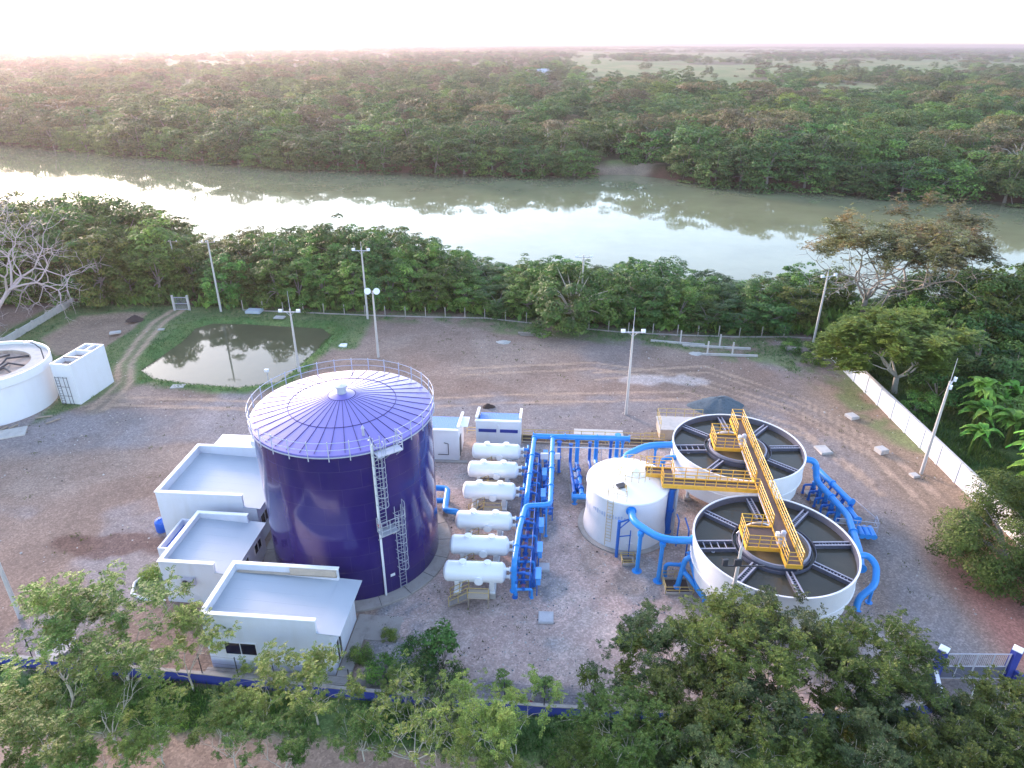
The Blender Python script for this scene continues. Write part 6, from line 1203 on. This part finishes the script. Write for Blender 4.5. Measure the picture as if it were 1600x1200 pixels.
# the rest of the woods as one mass, instanced on points
r = np.random.default_rng(77); pts = []; 
def scatter(y0, y1, sp_, smin, smax, keep_open):
    n = int(0.86*(y1*y1-y0*y0)/(sp_*sp_)); yy = np.sqrt(r.uniform(y0*y0, y1*y1, n)); xx = yy*r.uniform(-0.86, 0.86, n)
    df = yy-np.interp(xx, fbx, fby); pa = pasture(xx, yy); cl = fbm(xx, yy, 60, 71); ok = (df > 42)&(r.random(n) > pa*keep_open)&(r.random(n) < 0.55+0.9*(cl-0.35))
    xx, yy = xx[ok], yy[ok]; s = r.uniform(smin, smax, len(xx)); kk = r.choice(7, len(xx), p=[.22, .17, .15, .2, .12, .08, .06]); return np.stack([xx, yy, height(xx, yy)-0.4, s, s*r.uniform(0.75, 1.1, len(xx)), kk, r.uniform(0, 6.28, len(xx))], -1)
A = np.concatenate([scatter(225, 470, 9.5, 0.5, 1.35, 1), scatter(470, 1000, 14, 0.4, 1.35, 0.95), scatter(1000, 2400, 24, 0.45, 1.45, 0.95), scatter(2400, 7000, 62, 1.0, 2.2, 0.97)])
me = bpy.data.meshes.new('far_woodland'); me.vertices.add(len(A)); me.vertices.foreach_set('co', A[:, :3].astype(np.float32).ravel())
sc3 = np.stack([A[:, 3]*np.where(A[:, 1] > 2400, 1.8, 1), A[:, 3], A[:, 4]*np.where(A[:, 1] > 2400, 0.4, np.where(A[:, 1] > 1000, 0.7, 0.9))], -1)
for nm, ty, arr in (('sc', 'FLOAT_VECTOR', sc3), ('ro', 'FLOAT_VECTOR', np.stack([A[:, 6]*0, A[:, 6]*0, A[:, 6]], -1))):
    at_ = me.attributes.new(nm, ty, 'POINT'); at_.data.foreach_set('vector', arr.astype(np.float32).ravel())
at_ = me.attributes.new('kk', 'INT', 'POINT'); at_.data.foreach_set('value', A[:, 5].astype(np.int32))
fw = bpy.data.objects.new('far_woodland', me); C.objects.link(fw); tag(fw, 'far-off mass of mixed woodland stretching to the horizon beyond the river', 'woodland', kind='stuff')
ng = bpy.data.node_groups.new('woodland', 'GeometryNodeTree'); ng.interface.new_socket('Geometry', in_out='INPUT', socket_type='NodeSocketGeometry'); ng.interface.new_socket('Geometry', in_out='OUTPUT', socket_type='NodeSocketGeometry')
gi = ng.nodes.new('NodeGroupInput'); go = ng.nodes.new('NodeGroupOutput'); jn = ng.nodes.new('GeometryNodeJoinGeometry')
crowns = [next(c for c in KIDS[t.name] if c.name.startswith('crown')) for t in ALLF]
jout = ng.nodes.new('GeometryNodeJoinGeometry')
for i, c in enumerate(crowns):
    oi = ng.nodes.new('GeometryNodeObjectInfo'); oi.inputs['Object'].default_value = c; oi.inputs['As Instance'].default_value = True
    ip = ng.nodes.new('GeometryNodeInstanceOnPoints'); kk = ng.nodes.new('GeometryNodeInputNamedAttribute'); kk.data_type = 'INT'; kk.inputs[0].default_value = 'kk'
    cp = ng.nodes.new('FunctionNodeCompare'); cp.data_type = 'INT'; cp.operation = 'EQUAL'; ins = [s for s in cp.inputs if s.type == 'INT']; ng.links.new(kk.outputs['Attribute'], ins[0]); ins[1].default_value = i
    sa = ng.nodes.new('GeometryNodeInputNamedAttribute'); sa.data_type = 'FLOAT_VECTOR'; sa.inputs[0].default_value = 'sc'; ra = ng.nodes.new('GeometryNodeInputNamedAttribute'); ra.data_type = 'FLOAT_VECTOR'; ra.inputs[0].default_value = 'ro'
    ng.links.new(gi.outputs[0], ip.inputs['Points']); ng.links.new(cp.outputs[0], ip.inputs['Selection']); ng.links.new(oi.outputs['Geometry'], ip.inputs['Instance']); ng.links.new(ra.outputs['Attribute'], ip.inputs['Rotation']); ng.links.new(sa.outputs['Attribute'], ip.inputs['Scale']); ng.links.new(ip.outputs[0], jout.inputs[0])
ng.links.new(jout.outputs[0], go.inputs[0]); md = fw.modifiers.new('woodland', 'NODES'); md.node_group = ng

# grass and weeds
def tufts(name, label, n, box, mask, hmin, hmax, m='grass', per=5, wide=1.0):
    r = np.random.default_rng(n); xx = r.uniform(box[0], box[1], n); yy = r.uniform(box[2], box[3], n); k = mask(xx, yy) > r.random(n); xx, yy = xx[k], yy[k]; zz = height(xx, yy)
    P = np.repeat(np.stack([xx, yy, zz], -1), per, 0); nn = len(P); P[:, :2] += r.normal(0, 0.12*wide, (nn, 2)); h = r.uniform(hmin, hmax, (nn, 1)); U = norm(np.stack([r.normal(0, 0.5, nn), r.normal(0, 0.5, nn), np.ones(nn)], -1))*h*0.5; V = norm(np.cross(U, r.normal(size=(nn, 3))))*0.035*wide*(0.5+h)
    o = quads(name, P+U*0.9, U, V, M[m]); return tag(o, label, 'grass', kind='stuff')
pm = lambda x, y: np.where(sdf(x, y, POND) > 0.1, np.maximum(1-sm(sdf(x, y, POND), 2.0, 3.4), 0.5*(1-sm(sdf(x, y, [(-70, 80), (-69, 101), (-20, 97), (-20.5, 83), (-25, 82), (-26, 90), (-43, 93), (-46, 76), (-44, 71), (-50, 63), (-53, 76)]), -1, 0.5)))*(sdf(x, y, DRYPOND) > 0.4), 0)*(linedist(x, y, [(-45, 66), (-45.3, 72.2), (-47.5, 77), (-49.3, 85), (-50.3, 92), (-49.6, 97)]) > 1.5)
tufts('pond_grass', 'short green grass on the banks of the pond', 22000, (-70, -19, 62, 100), pm, 0.08, 0.28)
tufts('yard_weeds', 'weeds growing along the back fence of the yard', 9000, (-20, 40, 76, 96), lambda x, y: (1-sm(sdf(x, y, [(-20, 93.5), (-10, 93), (8, 87.5), (33, 80.5), (38, 60), (40, 60), (40, 90), (20, 92), (-15, 98)]), -0.8, 0.8))*sm(fbm(x, y, 2.2, 22), 0.35, 0.6), 0.1, 0.4)
tufts('verge_grass', 'rough green ground cover outside the blue wall', 26000, (-42, 34, 17, 31.5), lambda x, y: (y < np.interp(x, [-38, -19, 2, 26], [31.9, 30.2, 28.0, 27.6]))*(linedist(x, y, [(-60, 25.6), (-25, 25.2), (-15, 25.3), (0, 23.4), (30, 22)]) > 1.8)*sm(fbm(x, y, 3, 55), 0.25, 0.5), 0.12, 0.5, 'leaf')
tufts('belt_understory', 'leafy undergrowth filling the foot of the tree belt', 9000, (-98, 92, 78, 150), lambda x, y: ((y > np.interp(x, [-95, -70, -20, 0, 8, 20, 41, 60, 90], [96, 99.5, 97, 95, 92.3, 90.0, 89.0, 84, 78]))&(y < np.interp(x, nbx, nby)-1)&(np.abs(x+49) > 1.6))*1.0, 0.9, 2.2, 'leaf', 9, 5.0)
tufts('outer_undergrowth', 'low green undergrowth outside the white right wall', 16000, (41, 75, 38, 92), lambda x, y: sm(fbm(x, y, 4, 56), 0.25, 0.5), 0.3, 0.9, 'leaf_dark')

def pebbles(name, label, n, box, mask, s0, s1, mats):
    r = np.random.default_rng(n+3); xx = r.uniform(box[0], box[1], n); yy = r.uniform(box[2], box[3], n); k = mask(xx, yy) > r.random(n); xx, yy = xx[k], yy[k]; n = len(xx); zz = height(xx, yy)
    s = s0*(s1/s0)**(r.random(n)**2.2); base = np.array([(1, 0, -.2), (0, 1, -.2), (-1, 0, -.2), (0, -1, -.2), (0.1, 0.1, 0.7)]); a = r.uniform(0, 6.28, n)
    co = base[None]*s[:, None, None]*r.uniform(0.6, 1.2, (n, 5, 3)); x = co[..., 0]*np.cos(a)[:, None]-co[..., 1]*np.sin(a)[:, None]; y = co[..., 0]*np.sin(a)[:, None]+co[..., 1]*np.cos(a)[:, None]
    co = np.stack([x+xx[:, None], y+yy[:, None], co[..., 2]+zz[:, None]], -1); i = np.arange(n)[:, None, None]*5; f = (np.array([[0, 1, 4], [1, 2, 4], [2, 3, 4], [3, 0, 4]])[None]+i).reshape(-1, 3)
    me = bpy.data.meshes.new(name); me.vertices.add(5*n); me.vertices.foreach_set('co', co.astype(np.float32).ravel()); me.loops.add(f.size); me.loops.foreach_set('vertex_index', f.ravel()); me.polygons.add(len(f)); me.polygons.foreach_set('loop_start', np.arange(len(f))*3); me.update(calc_edges=True)
    for m_ in mats: me.materials.append(m_)
    me.polygons.foreach_set('material_index', np.repeat(r.integers(0, len(mats), n), 4)); o = bpy.data.objects.new(name, me); C.objects.link(o); return tag(o, label, 'stones', kind='stuff')
free = lambda x, y: (np.hypot(x-TC[0], y-TC[1]) > TR+1.1)&(np.hypot(x-WC[0], y-WC[1]) > WR+0.7)&~((x > -28)&(x < -9.5)&(y > 31)&(y < 55))
pebbles('yard_stones', 'loose stones scattered over the gravel around the tanks', 15000, (-10, 27, 28.6, 60), lambda x, y: free(x, y)*(0.25+0.75*sm(fbm(x, y, 2.5, 81), 0.4, 0.6)), 0.03, 0.13, [M['concrete'], M['paleconcrete'], M['stone'], M['beige']])
pebbles('dirt_stones', 'loose stones and rubble scattered over the dirt yard', 9000, (-62, 40, 32, 93), lambda x, y: free(x, y)*sm(fbm(x, y, 5, 82), 0.45, 0.62)*(pm(x, y) < 0.2)*(sdf(x, y, POND) > 1), 0.03, 0.16, [M['concrete'], M['paleconcrete'], M['debris'], M['beige']])
tufts('dirt_weeds', 'sparse weeds scattered over the yard', 5000, (-50, 40, 31.5, 92), lambda x, y: free(x, y)*sm(fbm(x, y, 3, 83), 0.58, 0.68)*0.6, 0.08, 0.3, 'leaf_olive', 6)

# ------------------------------------------------------------ air
hz = MB().bb(-9000, 9000, -60, 9500, -6.5, 41.0).build('haze', None); hz.data.materials.clear(); tag(hz, kind='stuff')
m, nt, p = mat('evening_haze'); nt.nodes.remove(p); pv = N(nt, 'ShaderNodeVolumePrincipled'); pv.inputs['Color'].default_value = (0.56, 0.49, 0.53, 1); pv.inputs['Density'].default_value = 0.00021; pv.inputs['Anisotropy'].default_value = 0.60
L(nt, pv.outputs[0], nt.nodes['Material Output'].inputs['Volume']); hz.data.materials.append(m)
